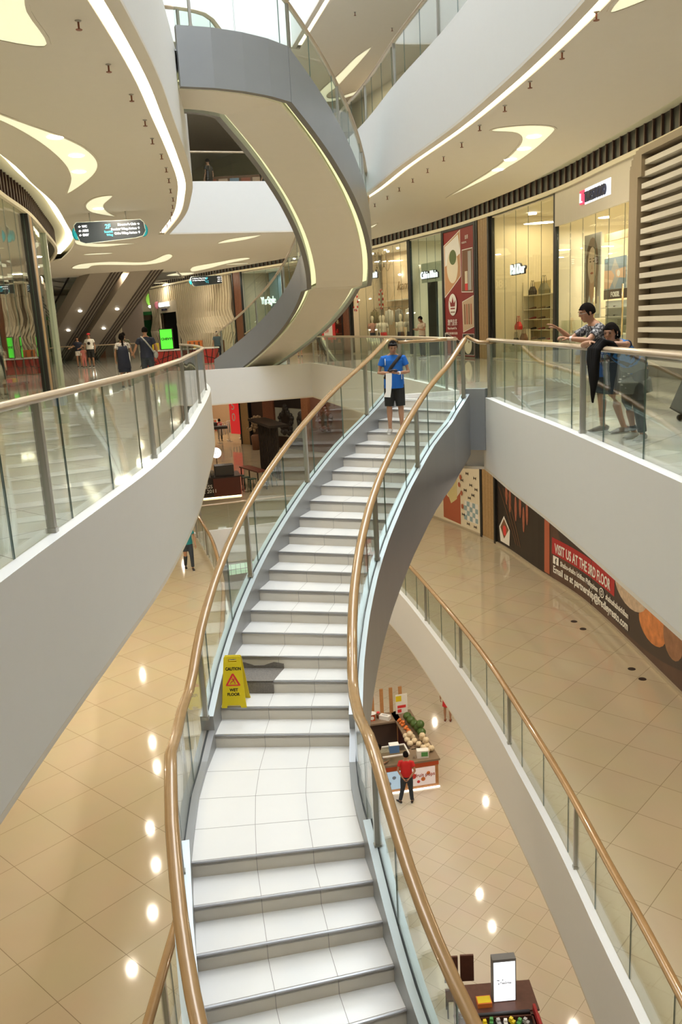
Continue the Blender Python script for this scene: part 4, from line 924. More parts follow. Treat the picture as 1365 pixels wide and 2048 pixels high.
for q in (14,19,23.5,27): 
    ld=D.lights.new('lamp','AREA'); ld.size=1.5; ld.energy=40; ld.color=(1,.86,.62); lo=D.objects.new('lamp',ld); COL.objects.link(lo); lo.parent=r; lo.location=WL.pt(q,1.6,4.65)
for k,(q,off,m,m2,l) in enumerate(((26.6,.9,GRC,WCL,'hooded grey mannequin in the glass shop at the left edge'),(27.3,1.3,mat('olive_cloth',(.35,.33,.18),.7),BRN,'olive dressed mannequin beside the hooded one'))):
    mm=mannequin(40,-1,l,m,m2); p=WL.pt(q,off,.1); mm.location=p; mm.rotation_euler=(0,0,0)
r2=empty('display_table',WL.pt(26.9,.8,0),tz(20),label='dark low table with folded red clothes in the left glass shop',cat='table')
mb=MB(); mb.box((0,0,.45),(1.4,.8,.06)); mb.build('tabletop',[DARK],r2)
for sx in (-.6,.6):
    for sy in (-.3,.3): mb=MB(); mb.box((sx,sy,.21),(.05,.05,.42)); mb.build('leg',[BLK],r2)
for i in range(4): mb=MB(); mb.box((0,0,.05),(.24,.3,.1)); o=mb.build('folded_clothes',[(REDC,WCL,REDC,YEL)[i]]); p=WL.pt(26.9,.8,.48); o.location=(p.x-.1+.04*i,p.y-.45+.3*i,.48); tag(o,'%s folded garment on the low dark table, %s'%(('bright red','white','dark red','yellow')[i],('nearest','second nearest','second farthest','farthest')[i]),'folded clothes')
# ================================================================= MIDDLE STOREY: HOARDINGS AND STALLS
ZF=-6.27
mb=MB(); wbox(mb,W1,0,W1.len,ZF,-1.22,-.06,-.2); struct(mb,'wall_right',[BEIGE])
mb=MB(); wbox(mb,W1,0,W1.len,ZF,ZF+.07,.0,.07); struct(mb,'baseboard_right',[mat('skirting_stone',(.45,.38,.27),.4)])
def hoard(label,s0,s1,m): return board('hoarding',label,'hoarding',s0,s1,ZF+.07,-1.3,-.04,m,.05,c=W1)
b=hoard('dark food photo hoarding running off the right edge of the view',10,18.3,BLK)
patch(b,W1,[(BRN,[(14,-6.1),(17.8,-6.1),(17,-4),(14.5,-3.5)]),(CRM,[(16.1,-5.3),(16.25,-5.3),(16.05,-4.6),(15.95,-4.6)]),(BRD,[(15,-4.5),(16,-4.3),(15.5,-3)])],.012)
b=hoard('shop hoarding with white contact lettering and a red band, right side',18.32,29.25,mat('hoard_brown',(.10,.055,.04),.4,noise=.5,nscale=1.5))
patch(b,W1,[(mat('bowl_dark',(.045,.03,.028),.35),[(18.4,-6.1)]+[(23.6-.0+5.0*math.cos(a),-4.2+1.9*math.sin(a)) for a in [PI+.2+ (PI-.4)*i/14 for i in range(15)]]+[(28.9,-3)]),
 (mat('food_orange',(.60,.22,.07),.5,noise=.6,nscale=5),ov(22.3,-5.35,.75,.42)),(mat('food_pale',(.55,.42,.30),.5,noise=.5,nscale=7),ov(23.6,-4.9,1.0,.5)),(mat('food_brown',(.30,.15,.08),.5,noise=.5,nscale=6),ov(21.2,-5.2,.5,.5)),
 (mat('band_red',(.42,.025,.03),.5),[(24.6,-5.45),(28.75,-5.45),(28.75,-4.95),(24.6,-4.95)]),
 (BRD,[(29.25,-6.15),(28.9,-6.15),(28.95,-1.5),(29.25,-1.5)])],.012)
def htext(t,s,z,sz,sx=1,bold=0,bb=None,off=.03):
    o=wtext(t,s,z,sz,WPAINT,bb,off,W1,ext=.002,sx=sx,bold=bold); o.location=-bb.location; return o
HB=b
for t,q0,q1,z,sz,bd in (('VISIT US AT THE 3RD FLOOR',28.55,24.85,-5.37,.40,.008),('Shabu-shabu Ichiban Philippines',28.2,25.7,-5.69,.21,.004),('shabushabuichiban',25.15,23.65,-5.69,.21,.004),('Email us at partnership@fredleyresto.com',28.65,23.65,-5.99,.30,.007)):
    o=wtextfit(t,q0,q1,z,sz,WPAINT,b,.03,W1,bd); o.location=-b.location
patch(b,W1,[(WPAINT,[(28.65,-5.72),(28.3,-5.72),(28.3,-5.48),(28.65,-5.48)])],.03); o=wtext('f',28.5,-5.71,.26,BLK,b,.036,W1,ext=.002,bold=.008); o.location=-b.location
patch(b,W1,[(WPAINT,ov(25.42,-5.62,.17,.13,24)),(BLK,ov(25.42,-5.62,.135,.10,24)),(WPAINT,ov(25.42,-5.62,.08,.065,20)),(BLK,ov(25.42,-5.62,.05,.04,20))],.03)
mb=MB(); wbox(mb,W1,26.17,26.20,-6.2,-1.3,.005,.02); shift(mb,b.location).build('seam',[BLK],b)
b=hoard('dark hoarding printed with hanging sausages and a small white carton',29.27,33.15,BLK)
P_=[]
for q,z in ((32.4,-4.3),(32.1,-4.5),(31.6,-4.7),(31.2,-4.5),(30.9,-4.9),(30.6,-4.6)): P_.append((mat('sausage',(.38,.12,.07),.5,noise=.4,nscale=9),ov(q,z,.10,.42)))
for k in range(3): P_.append((BRN,[(33.0-.35*k,-4.2),(33.04-.35*k,-4.2),(31.6-.2*k,-5.9),(31.56-.2*k,-5.9)]))
P_+=[(WPAINT,[(33.0,-5.6),(32.6,-5.15),(32.1,-5.55),(32.15,-6.1),(32.9,-6.1)]),(BRN,[(32.9,-5.6),(32.6,-5.25),(32.2,-5.55),(32.6,-5.95)]),(BRED,ov(32.55,-5.65,.16,.18))]
patch(b,W1,P_,.012)
pilaster('brown timber pilaster between the two printed hoardings',W1,33.2,34.35,ZF,-1.3)
b=hoard('pale hoarding with red dress, gingham cloth and scattered bow prints',34.4,38.5,CRM)
P_=[(BRD,[(37.2,-6.1),(35.9,-6.15),(35.9,-4.9),(36.4,-5.35),(36.9,-5.2),(37.2,-4.6)]),(mat('print_yellow',(.72,.62,.30),.5),[(37.0,-4.9),(36.6,-5.45),(36.15,-5.2),(36.1,-4.2),(36.9,-3.9)])]
BLG=mat('print_bluegrey',(.30,.42,.46),.5)
P_.append((WPAINT,[(35.6,-5.9),(34.6,-5.9),(34.6,-5.15),(35.6,-5.15)]))
for i in range(5):
    for j in range(4):
        if (i+j)%2==0: P_.append((BLG,[(34.62+i*.2,-5.88+j*.18),(34.82+i*.2,-5.88+j*.18),(34.82+i*.2,-5.70+j*.18),(34.62+i*.2,-5.70+j*.18)]))
for q,z in ((34.8,-4.2),(35.1,-4.5),(35.35,-4.1),(34.95,-4.85),(35.5,-4.75),(34.7,-4.6),(35.2,-5.0),(34.8,-6.02),(35.3,-6.0),(35.65,-5.7),(35.7,-4.4)):
    P_+= [(BLK,[(q-.09,z-.06),(q,z),(q-.09,z+.06)]),(BLK,[(q+.09,z-.06),(q+.09,z+.06),(q,z)])]
for q,z in ((35.75,-4.9),(35.8,-4.3),(35.7,-5.4),(36.0,-4.0),(35.9,-4.6)): P_.append((BRD,ov(q,z,.08,.1,8)))
patch(b,W1,P_,.012)
# restaurant front at the far end
FW=Crv([(-14,64),(-9,60),(-6,57.3),(-3.3,54.4),(-1,51.8),(3,47.5),(4.5,45)])
FO=-1
def fbox(name,s0,s1,z0,z1,o0,o1,m,label,cat):
    b=empty(name,FW.pt((s0+s1)/2,o0,z0),label=label,cat=cat); mb=MB(); wbox(mb,FW,s0,s1,z0,z1,o0*FO*-1,o1*FO*-1); shift(mb,b.location).build('body',[m],b); return b
# s increases to the right; the hall lies on the right of travel -> negative offsets
def wb(mb,s0,s1,z0,z1,o0,o1,mi=0): wbox(mb,FW,s0,s1,z0,z1,-o0,-o1,mi)
mb=MB(); wb(mb,9.8,FW.len,ZF,-1.22,-.3,-.1); struct(mb,'wall_far',[mat('restaurant_dark',(.05,.035,.03),.5)])
mb=MB(); wb(mb,0,9.8,ZF,-1.22,-4.2,-4.0); struct(mb,'wall_far',[mat('far_shop_back',(.50,.36,.24),.6)])
def fthing(name,label,cat,parts,group=None):
    s0=parts[0][1][0]; r=empty(name,FW.pt(s0,0,parts[0][1][2]),label=label,cat=cat,group=group)
    for pn,(a,b_,z0,z1,o0,o1),m in parts: mb=MB(); wb(mb,a,b_,z0,z1,o0,o1); shift(mb,r.location).build(pn,[m],r)
    return r
DT=MT['dark_timber']
fthing('pilaster','wide dark timber pilaster beside the red shop sign, far end','pilaster',[('timber_panel',(9.85,10.75,ZF,-1.3,0,.25),PWOOD),('edge',(9.8,9.9,ZF,-1.3,0,.3),BLACK),('edge',(10.75,10.85,ZF,-1.3,0,.3),BLACK)])
fthing('wall_panel','dark brown panel between the timber pilasters at the far end','panel',[('panel',(10.9,12.2,ZF,-1.3,0,.1),DARK)])
fthing('pilaster','red brown timber pilaster left of the ornate black frames','pilaster',[('timber_panel',(12.25,13.4,ZF,-1.3,0,.2),DT)])
fthing('wall_panel','pale green wall panel behind the big ornate black frame','panel',[('panel',(13.45,16.4,-5.5,-3.6,0,.08),mat('pale_green_panel',(.42,.44,.38),.6)),('lower_panel',(13.45,16.4,ZF,-5.5,0,.12),DARK),('header',(13.45,16.4,-3.6,-1.3,0,.12),BLK)])
fthing('pilaster','orange brown timber post right of the ornate black frame','pilaster',[('timber_panel',(16.45,17.1,ZF,-1.3,0,.3),mat('orange_timber',(.35,.15,.07),.4,noise=.25,nscale=10))])
fthing('wall_panel','reddish dark panel seen through the stair glass','panel',[('panel',(17.15,22.5,ZF,-1.3,0,.1),mat('reddish_panel',(.20,.09,.06),.5))])
def ornate(s,z,rs,rz,label,m):
    r=empty('ornate_frame',FW.pt(s,-.16,z),label=label,cat='frame'); mb=MB(); n=22
    t=FW.at(s)[1]
    for i in range(n):
        a=2*PI*i/n; k=1+.18*math.sin(5*a); mb.ell((t.x*rs*k*math.cos(a),t.y*rs*k*math.cos(a),rz*k*math.sin(a)),(.16,.10,.17),0,nu=8,nv=5)
    mb.ell((0,0,rz*1.3),(.2,.1,.2),0,nu=8,nv=5); mb.build('scroll_work',[m],r)
    mb=MB(); pp=[(t.x*rs*.9*math.cos(2*PI*i/16),t.y*rs*.9*math.cos(2*PI*i/16),rz*.9*math.sin(2*PI*i/16)) for i in range(16)]; d=Vector((t.y,-t.x,0))*.03
    mb.add([Vector(p)+d for p in pp]+[Vector(p)-d for p in pp],[tuple(range(16)),tuple(range(16,32))[::-1]]+[(i,(i+1)%16,16+(i+1)%16,16+i) for i in range(16)]); mb.build('panel',[BLK],r)
ornate(14.65,-4.5,.55,.75,'large ornate black frame on the pale green panel',mat('frame_black',(.04,.035,.03),.4))
ornate(16.2,-4.4,.2,.35,'small ornate black frame beside the orange post',MT['frame_black'])
ornate(18.5,-4.2,.5,.6,'ornate red and black frame seen through the stair glass',mat('frame_red',(.14,.03,.02),.4))
r=empty('potted_plant',FW.pt(13.0,-1.5,ZF),label='pale dried bouquet in a tall dark stand at the far end',cat='plant')
mb=MB(); mb.lathe((0,0,0),[(.25,0),(.3,.9),(.2,1.0)],10); mb.build('pot',[BRN],r)
mb=MB(); random.seed(5)
for i in range(40): a=random.uniform(0,2*PI); rr=random.uniform(0,.55); mb.ell((rr*math.cos(a),rr*math.sin(a),1.3+random.uniform(0,.9)),(.09,.09,.12),0,nu=6,nv=4)
mb.build('blossom',[mat('dried_flowers',(.42,.30,.18),.7)],r)
# red shop sign and clothes racks, far left
r=fthing('shop_sign','tall bright red shop sign beside the clothes racks','sign',[('board',(8.6,9.6,-5.6,-2.0,0,.15),mat('sign_red',(.8,.04,.04),emit=.5))])
for k,ch in enumerate('50'):
    t=FW.at(9.1)[1]; o=text(ch,.8,WPAINT,r,FW.pt(8.85,-.2,-3.9-.8*k),(t.x,t.y,0),(0,0,1),ext if False else 'lettering',.01); o.location=-r.location
mb=MB(); 
for q in (2,4.5,7): 
    ld=D.lights.new('lamp','AREA'); ld.size=1.5; ld.energy=120; ld.color=(1,.75,.5); lo=D.objects.new('lamp',ld); COL.objects.link(lo); lo.parent=r; lo.location=FW.pt(q,.8,-1.6)-r.location
RK=None
random.seed(9)
for k,(q,o_) in enumerate(((5.2,1.0),(6.2,-.5),(7.4,1.2),(7.9,-.2),(8.4,2.2))):
    p=FW.pt(q,o_,ZF); col=[REDC,CRM,BLUEP,WCL,CAM][k]
    r=empty('clothes_rack',p,.3*k,label='%s clothes rack in the bright shop at the far left'%['red','cream','blue','white','olive'][k],cat='clothes rack')
    mb=MB()
    for sx in (-.5,.5): mb.tube([(sx,0,0),(sx,0,1.4)],.025,6)
    mb.tube([(-.5,0,1.4),(.5,0,1.4)],.025,6); mb.tube([(-.5,-.25,.03),(-.5,.25,.03)],.025,6); mb.tube([(.5,-.25,.03),(.5,.25,.03)],.025,6); mb.build('rail',[WPAINT],r)
    for i in range(4): mb=MB(); mb.tube([(-.36+.24*i,0,.55),(-.36+.24*i,0,1.1),(-.36+.24*i,0,1.33)],[.05,.06,.03],8,rx=[.05,.05,.04]); mb.build('garment',[col],r)
# dark stall with counter, till and round sign by the far railing
r=empty('food_stall',(-5.9,38.9,ZF),math.radians(13),label='dark food stall counter with glowing strip along its foot',cat='stall')
mb=MB(); mb.box((0,.7,.5),(2.4,1.4,.9)); mb.build('counter',[mat('stall_dark',(.025,.018,.015),.3)],r)
mb=MB(); mb.box((.55,-.01,.52),(1.3,.04,.86)); mb.build('front_panel',[mat('stall_panel',(.10,.03,.02),.3)],r)
mb=MB(); mb.box((0,.7,.97),(2.5,1.5,.05)); mb.build('worktop',[BLK],r)
mb=MB(); mb.box((0,-.03,.03),(2.4,.03,.05)); mb.build('light_strip',[mat('stall_glow',(1,.8,.45),emit=4)],r)
for t,z in (('OF THE',.72),('BUSINESS',.5),('SINCE 2011',.28)): text(t,.24,WPAINT,r,(-1.15,-.04,z),(1,0,0),(0,0,1))
mb=MB(); mb.box((.5,.5,1.25),(.9,.6,.5)); mb.box((.5,.18,1.25),(.8,.03,.4)); mb.build('crate',[mat('crate_dark',(.05,.045,.04),.5)],r)
for x in (-.5,-.3,-.1): mb=MB(); mb.lathe((x,.3,1.0),[(.08,0),(.09,.25),(.05,.32)],10); mb.build('canister',[mat('canister_steel',(.25,.23,.20),.4,.6)],r)
mb=MB(); mb.box((-.25,1.35,1.8),(.06,.06,3.6)); mb.box((.1,1.35,3.2),(1.6,.5,.12)); mb.box((-.1,1.2,3.4),(1.0,.5,.15)); mb.build('canopy_frame',[BLK],r)
r=empty('round_sign',(-5.95,40.3,-4.3),label='glowing white round sign on the dark food stall',cat='sign')
M90=Matrix.Rotation(PI/2,3,'X'); mb=MB(); mb.ell((0,0,0),(.26,.05,.26),nu=24,nv=10); mb.build('disc',[mat('disc_glow',(1,1,.97),emit=2)],r); text('CAFE',.12,BLK,r,(-.16,-.06,-.04),(1,0,0),(0,0,1))
mb=MB(); mb.tube([(0,0,-.25),(0,0,-1.0)],.02,6); mb.build('bracket',[BLK],r)
# high table with stools, and slatted black screen
r=empty('high_table',(-4.3,41.2,ZF),math.radians(-60),label='long reddish brown high table behind the far railing',cat='table')
mb=MB(); mb.box((0,0,.93),(2.2,.55,.06)); mb.build('tabletop',[mat('table_red',(.16,.05,.035),.3)],r)
for sx in (-1,1):
    for sy in (-.22,.22): mb=MB(); mb.box((sx,sy,.45),(.05,.05,.9)); mb.build('leg',[BLK],r)
SG=mat('stool_green',(.03,.07,.05),.4)
s0=None
for i,(x,y) in enumerate(((-4.9,40.9),(-4.6,40.35),(-4.25,39.8),(-3.4,41.2),(-3.7,41.8))):
    lab='dark green metal stool %s'%['left of the high table','at the near left side of the high table','nearest the railing at the high table','right of the high table','at the far right of the high table'][i]
    if s0 is None:
        s0=empty('bar_stool',(x,y,ZF),label=lab,cat='stool',group='stools around the high table'); mb=MB(); mb.box((0,0,.68),(.34,.34,.04)); mb.build('seat',[SG],s0)
        for sx in (-.14,.14):
            for sy in (-.14,.14): mb=MB(); mb.tube([(sx*1.25,sy*1.25,0),(sx,sy,.68)],.018,6); mb.build('leg',[SG],s0)
    else: copy_tree(s0,(x,y,ZF),.3*i,label=lab)
r=empty('slatted_screen',(-3.7,44.5,ZF),math.radians(-70),label='black screen of tall upright bars with a sloping top, far end',cat='screen')
mb=MB()
for i in range(12): mb.box((-1.8+i*.33,0,1.4),(.09,.09,2.8))
mb.build('bars',[BLK],r); mb=MB(); mb.box((0,0,2.85),(4.4,1.0,.12)); mb.build('canopy',[BLK],r)
# dark discs let into the floor near the lettered hoarding
d0=None
for i,(x,y) in enumerate(((5.85,20.18),(5.92,19.63),(6.25,17.1),(6.29,16.56))):
    lab='small dark round floor cap near the lettered hoarding, %s'%['farthest of four','second farthest of four','second nearest of four','nearest of four'][i]
    if d0 is None: mb=MB(); mb.lathe((0,0,0),[(.085,0),(.08,.006)],20); d0=mb.build('floor_cap',[BLK],loc=(x,y,ZF)); tag(d0,lab,'floor cap','round caps in the tan floor')
    else: c=d0.copy(); COL.objects.link(c); c.location=(x,y,ZF); c['label']=lab
# ================================================================= GROUND STOREY
ZG=-12.54
KW=mat('kiosk_wood',(.50,.24,.09),.4,noise=.2,nscale=10); KT=mat('kiosk_top',(.25,.18,.12),.3); KR=mat('kiosk_red',(.55,.08,.02),.4)
r=empty('fruit_kiosk',(1.3,24.2,ZG),math.radians(10),label='wooden fruit kiosk with red trim and lit picture panels on the ground floor',cat='kiosk')
ki=r.matrix_basis.copy() if False else Matrix.Translation((1.3,24.2,ZG))@Matrix.Rotation(math.radians(10),4,'Z')
def kl(x,y,z): v=ki@Vector((x,y,z)); return v
mb=MB(); mb.box((0,-.95,.46),(2.1,.7,.84)); mb.box((.75,.7,.46),(.6,2.6,.84)); mb.build('counter',[KW],r)
mb=MB(); mb.box((-.25,-.59,.46),(1.35,.02,.84)); mb.box((.44,.3,.46),(.02,1.9,.84)); mb.build('inner_lining',[mat('lining_dark',(.05,.01,.01),.4)],r)
mb=MB(); mb.box((0,-.95,.93),(2.2,.8,.06)); mb.box((.75,.75,.93),(.7,2.7,.06)); mb.box((-.2,1.75,.93),(1.6,.7,.06)); mb.build('worktop',[KT],r)
mb=MB(); mb.box((-.2,1.75,.46),(1.5,.6,.84)); mb.build('back_counter',[DARK],r)
mb=MB(); mb.box((0,-1.31,.82),(2.12,.03,.13)); mb.build('red_trim',[KR],r)
for x,m in ((-.58,mat('panel_blue',(.45,.62,.78),emit=.55)),(.50,mat('panel_pink',(.72,.62,.58),emit=.5))):
    mb=MB(); mb.box((x,-1.32,.43),(.88,.03,.58)); pn=mb.build('picture_panel',[m],r)
    mb=MB(); 
    for a,b_,c_ in ((-.25,.05,.09),(.05,-.08,.07),(.22,.1,.06),(-.1,-.15,.05)): mb.ell((x+a,-1.345,.43+b_),(c_,.008,c_),0 if a<0 else 1,nu=10,nv=6)
    mb.build('fruit_print',[GRN if x<0 else BRED,BLUEP if x<0 else ORG],pn)
text('fruit pops',.16,BRD,r,(.3,-1.35,.44),(1,0,0),(0,0,1))
mb=MB(); mb.box((0,-1.33,.02),(2.15,.04,.03)); mb.build('light_strip',[mat('kiosk_glow',(1,.97,.9),emit=3)],r)
for i in range(6): mb=MB(); mb.box((-.9+i*.33,2.05,.95+.45),(.12,.05,.95)); mb.build('back_slat',[KW],r)
mb=MB(); mb.box((-.25,.2,.01),(1.35,1.5,.02)); mb.build('floor_mat',[BLK],r)
mb=MB(); mb.box((-.35,-.95,1.08),(1.0,.6,.26)); g=mb.build('glass_case',[SGLASS],r)
mb=MB()
for sy in (-1.25,-.65): mb.box((-.35,sy,1.21),(1.05,.04,.04))
for sx in (-.86,.16): mb.box((sx,-.95,1.21),(.04,.6,.04))
mb.build('case_rim',[WPAINT],g)
def thing1(name,label,cat,mb,mats,loc,rz=0,group=None):
    o=mb.build(name,mats); o.location=loc; o.rotation_euler=(0,0,rz); return tag(o,label,cat,group)
def single(name,mb,mats,label,cat,loc,rz=0,group=None): return thing1(name,label,cat,mb,mats,loc,rz,group)
MEL=mat('melon_skin',(.75,.62,.42),.5,noise=.2,nscale=30); WML=mat('watermelon_skin',(.07,.13,.03),.4,noise=.5,nscale=9); ORA=mat('orange_skin',(.75,.20,.04),.4)
def fruit(name,pos,rad,m,label,group,stemz=True):
    f=None
    for i,(x,y,z) in enumerate(pos):
        if f is None:
            f=empty(name,kl(x,y,z),label=label,cat=name,group=group); mb=MB(); mb.ell((0,0,rad),(rad,rad,rad*.95),nu=14,nv=9); mb.build('body',[m],f); mb=MB(); mb.tube([(0,0,rad*1.9),(0,0,rad*2.08)],.008,5); mb.build('stem',[GRN],f)
        else: copy_tree(f,kl(x,y,z))
T=.96
fruit('melon',[(.42,.12,T),(.40,-.12,T),(.42,-.38,T),(.60,0,T),(.60,-.25,T),(.68,-.5,T),(.88,-.15,T),(.92,-.4,T),(.90,-.65,T),(.75,-.75,T),(.98,-.85,T),(.80,-.95,T),(.85,-.3,T+.17),(.88,-.6,T+.17),(.5,-.08,T+.17)],.10,MEL,'pale round melon in the heap on the fruit kiosk corner','melons heaped on the fruit kiosk')
fruit('watermelon',[(.95,.15,T),(.92,.45,T),(.88,.75,T),(.84,1.05,T),(.8,1.35,T),(.95,.3,T+.2)],.145,WML,'dark green watermelon in the row along the fruit kiosk side','watermelons on the fruit kiosk')
fruit('orange',[(.6,.25,T),(.66,.35,T),(.58,.45,T),(.62,.62,T),(.56,.72,T),(.62,.8,T),(.52,.95,T),(.58,1.02,T),(.5,1.1,T),(.56,1.2,T),(.48,1.28,T),(.6,.33,T+.09),(.57,1.0,T+.09),(.5,1.19,T+.09)],.055,ORA,'small orange fruit beside the row of watermelons','oranges on the fruit kiosk')
mb=MB(); mb.box((0,0,.35),(.42,.02,.7)); b=empty('price_board',kl(.75,1.9,.96),math.radians(14),label='upright price board with red and yellow print behind the fruit',cat='sign'); o=mb.build('board',[WPAINT],b)
mb=MB(); mb.box((-.1,-.013,.55),(.2,.004,.2),0); mb.box((0,-.013,.25),(.3,.004,.1),1); mb.box((-.08,-.013,.1),(.14,.004,.12),1); mb.build('print',[YEL,BRED],b)
r=empty('scale',kl(-.35,1.7,.96),math.radians(10),label='small red kitchen scale with round dial on the back counter',cat='scale')
mb=MB(); mb.box((0,0,.1),(.2,.16,.2)); mb.build('body',[KR],r); mb=MB(); mb.ell((0,-.085,.1),(.07,.01,.07),nu=16,nv=6); mb.build('dial',[WPAINT],r); mb=MB(); mb.lathe((0,0,.2),[(.03,0),(.13,.04),(.15,.05)],14); mb.build('pan',[WPAINT],r)
mb=MB(); mb.box((0,0,.07),(.36,.2,.14)); b=empty('tissue_box',kl(.1,1.65,.96),-.5,label='white box lying beside the kitchen scale',cat='box'); mb.build('body',[WPAINT],b); mb=MB(); mb.box((0,0,.145),(.2,.05,.01)); mb.build('opening',[GRYP],b)
for i,(x,m,l) in enumerate(((-.8,KT,'brown jar at the left end of the back counter'),(-.62,CRM,'pale jar second from left on the back counter'),(-.1,BRN,'dark jar right of the scale'))):
    b=empty('jar',kl(x,1.8,.96),label=l,cat='jar'); mb=MB(); mb.lathe((0,0,0),[(.06,0),(.07,.12),(.05,.18)],12); mb.build('body',[m],b); mb=MB(); mb.lathe((0,0,.18),[(.055,0),(.055,.03)],12); mb.build('lid',[BRED],b)
b=empty('carton',kl(-.25,-1.0,1.22),.1,label='blue and white carton on the glass case of the fruit kiosk',cat='box'); mb=MB(); mb.box((0,0,.12),(.3,.22,.24)); mb.build('body',[mat('carton_blue',(.10,.22,.45),.4)],b); mb=MB(); mb.box((0,0,.245),(.3,.22,.01)); mb.build('lid',[WPAINT],b)
b=empty('carton',kl(.62,-1.1,.96),.05,label='green and white carton beside the melons',cat='box'); mb=MB(); mb.box((0,0,.12),(.36,.2,.24)); mb.build('body',[WPAINT],b); mb=MB(); mb.box((.05,-.103,.13),(.2,.006,.14)); mb.build('print',[mat('carton_green',(.1,.35,.1),.4)],b)
# near kiosk at the bottom of the view
r=empty('toy_kiosk',(2.40,13.40,ZG),math.radians(2),label='dark low kiosk with toys at the bottom edge of the view',cat='kiosk'); kj=Matrix.Translation((2.40,13.40,ZG))@Matrix.Rotation(math.radians(2),4,'Z')
kk=lambda x,y,z:kj@Vector((x,y,z))
DW=mat('kiosk_darkwood',(.11,.045,.03),.35,noise=.3,nscale=9)
mb=MB(); mb.box((.1,.36,.5),(1.5,.66,.96)); mb.box((-.55,-.5,.45),(.35,1.2,.86)); mb.box((.75,-.6,.5),(.08,1.2,1.0)); mb.build('counter',[DW],r)
mb=MB(); mb.box((.1,.36,1.0),(1.6,.74,.04)); mb.box((-.55,-.5,.9),(.4,1.25,.04)); mb.build('worktop',[DW],r)
mb=MB(); mb.box((.79,-.55,1.05),(.05,1.1,.2)); mb.tube([(.84,-.1,1.0),(.84,-1.1,1.0)],.03,6); mb.build('red_rail',[mat('rail_red',(.35,.02,.02),.35)],r)
mb=MB(); mb.box((.1,-.6,.01),(1.3,1.1,.02)); mb.build('floor_mat',[BLK],r)
mb=MB(); mb.tube([(-.3,-.04,1.03),(.7,-.04,1.03)],.03,8); mb.tube([(-.35,-.04,1.05),(-.35,-.04,.3)],.05,8); mb.build('rail',[mat('rail_dark',(.06,.06,.07),.4)],r)
b=empty('lightbox',kk(.28,.32,1.02),math.radians(3),label='bright white upright lightbox sign with small black logo',cat='sign')
mb=MB(); mb.box((0,0,.48),(.46,.16,.96)); mb.build('housing',[mat('housing_grey',(.18,.18,.18),.4)],b)
mb=MB(); mb.box((0,-.083,.46),(.42,.008,.88)); mb.build('screen',[mat('screen_white',(.92,.95,1),emit=1.6)],b)
mb=MB(); mb.add([(-.16,-.089,.50),(-.10,-.089,.48),(-.1,-.089,.50),(-.14,-.089,.51),(-.06,-.089,.5),(-.03,-.089,.52),(-.02,-.089,.49),(-.11,-.089,.40),(-.13,-.089,.41),(-.10,-.089,.46)],[(0,1,2,3),(4,5,6),(7,8,9)]); mb.build('logo',[BLK],b,fix=False)
text('TeaDrop',.06,GRYP,b,(-.09,-.09,.42),(1,0,0),(0,0,1))
for k,(x,y,l) in enumerate(((-.60,.95,'dark wooden chair back left of the lightbox'),(-.27,.96,'dark wooden chair back nearer the lightbox'))):
    b=empty('chair',kk(x,y+.15,0),label=l,cat='chair'); mb=MB(); mb.box((0,0,.45),(.28,.3,.05)); mb.build('seat',[DW],b); mb=MB(); mb.box((0,.14,.95),(.28,.04,.62)); mb.build('backrest',[DW],b)
    for sx in (-.12,.12):
        for sy in (-.12,.12): mb=MB(); mb.box((sx,sy,.22),(.03,.03,.44)); mb.build('leg',[BLK],b)
def box_t(x,y,z,d,rz,m,m2,label,name='box',cat='box'):
    b=empty(name,kk(x,y,z),rz,label=label,cat=cat); mb=MB(); mb.box((0,0,d[2]/2),d); mb.build('body',[m],b); mb=MB(); mb.box((0,0,d[2]+.003),(d[0]*.9,d[1]*.8,.006)); mb.build('top_print',[m2],b)
box_t(-.13,.22,1.02,(.28,.2,.1),.05,ORG,YEL,'yellow and orange box left of the lightbox')
box_t(-.42,-.1,.92,(.14,.3,.04),.1,YEL,mat('pale_yellow',(.8,.75,.25),.5),'long yellow packet standing left on the kiosk')
box_t(-.62,.1,.92,(.16,.14,.14),0,GRYP,WPAINT,'grey box at the left end of the toy kiosk')
box_t(-.5,-.35,.92,(.1,.1,.12),0,WPAINT,BLUEP,'small white and blue box on the left toy kiosk counter')
random.seed(11)
for i in range(14):
    m,l=[(YEL,'yellow'),(MT['carton_green'],'green'),(GRYP,'grey'),(WPAINT,'white')][i%4]
    x,y=-.2+.13*(i%7),-.20-.2*(i//7)+random.uniform(-.04,.04); b=empty('toy',kk(x,y,.92),random.uniform(0,3),label='small %s toy in the tray at the bottom edge of the view'%l,cat='toy',group='%s toys in the kiosk tray'%l)
    mb=MB(); mb.box((0,0,.05),(.12,.07,.06)); mb.box((.02,0,.10),(.06,.06,.05)); mb.build('body',[m],b)
    for sx in (-.04,.04): mb=MB(); mb.tube([(sx,-.045,.02),(sx,.045,.02)],.02,8); mb.build('wheel',[BLK],b)
b=empty('tray',kk(.2,-.49,.86),label='dark tray full of toys at the bottom edge of the view',cat='tray'); mb=MB(); mb.box((0,0,.03),(1.1,.8,.06)); mb.build('base',[BLK],b)
for a,c_ in (((-.55,0),(.03,.8)),((.55,0),(.03,.8)),((0,-.4),(1.1,.03)),((0,.4),(1.1,.03))): mb=MB(); mb.box((a[0],a[1],.08),(c_[0],c_[1],.12)); mb.build('rim',[DW],b)
for sx in (-.5,.5):
    for sy in (-.35,.35): mb=MB(); mb.box((sx,sy,-.43),(.04,.04,.86)); mb.build('leg',[BLK],b)
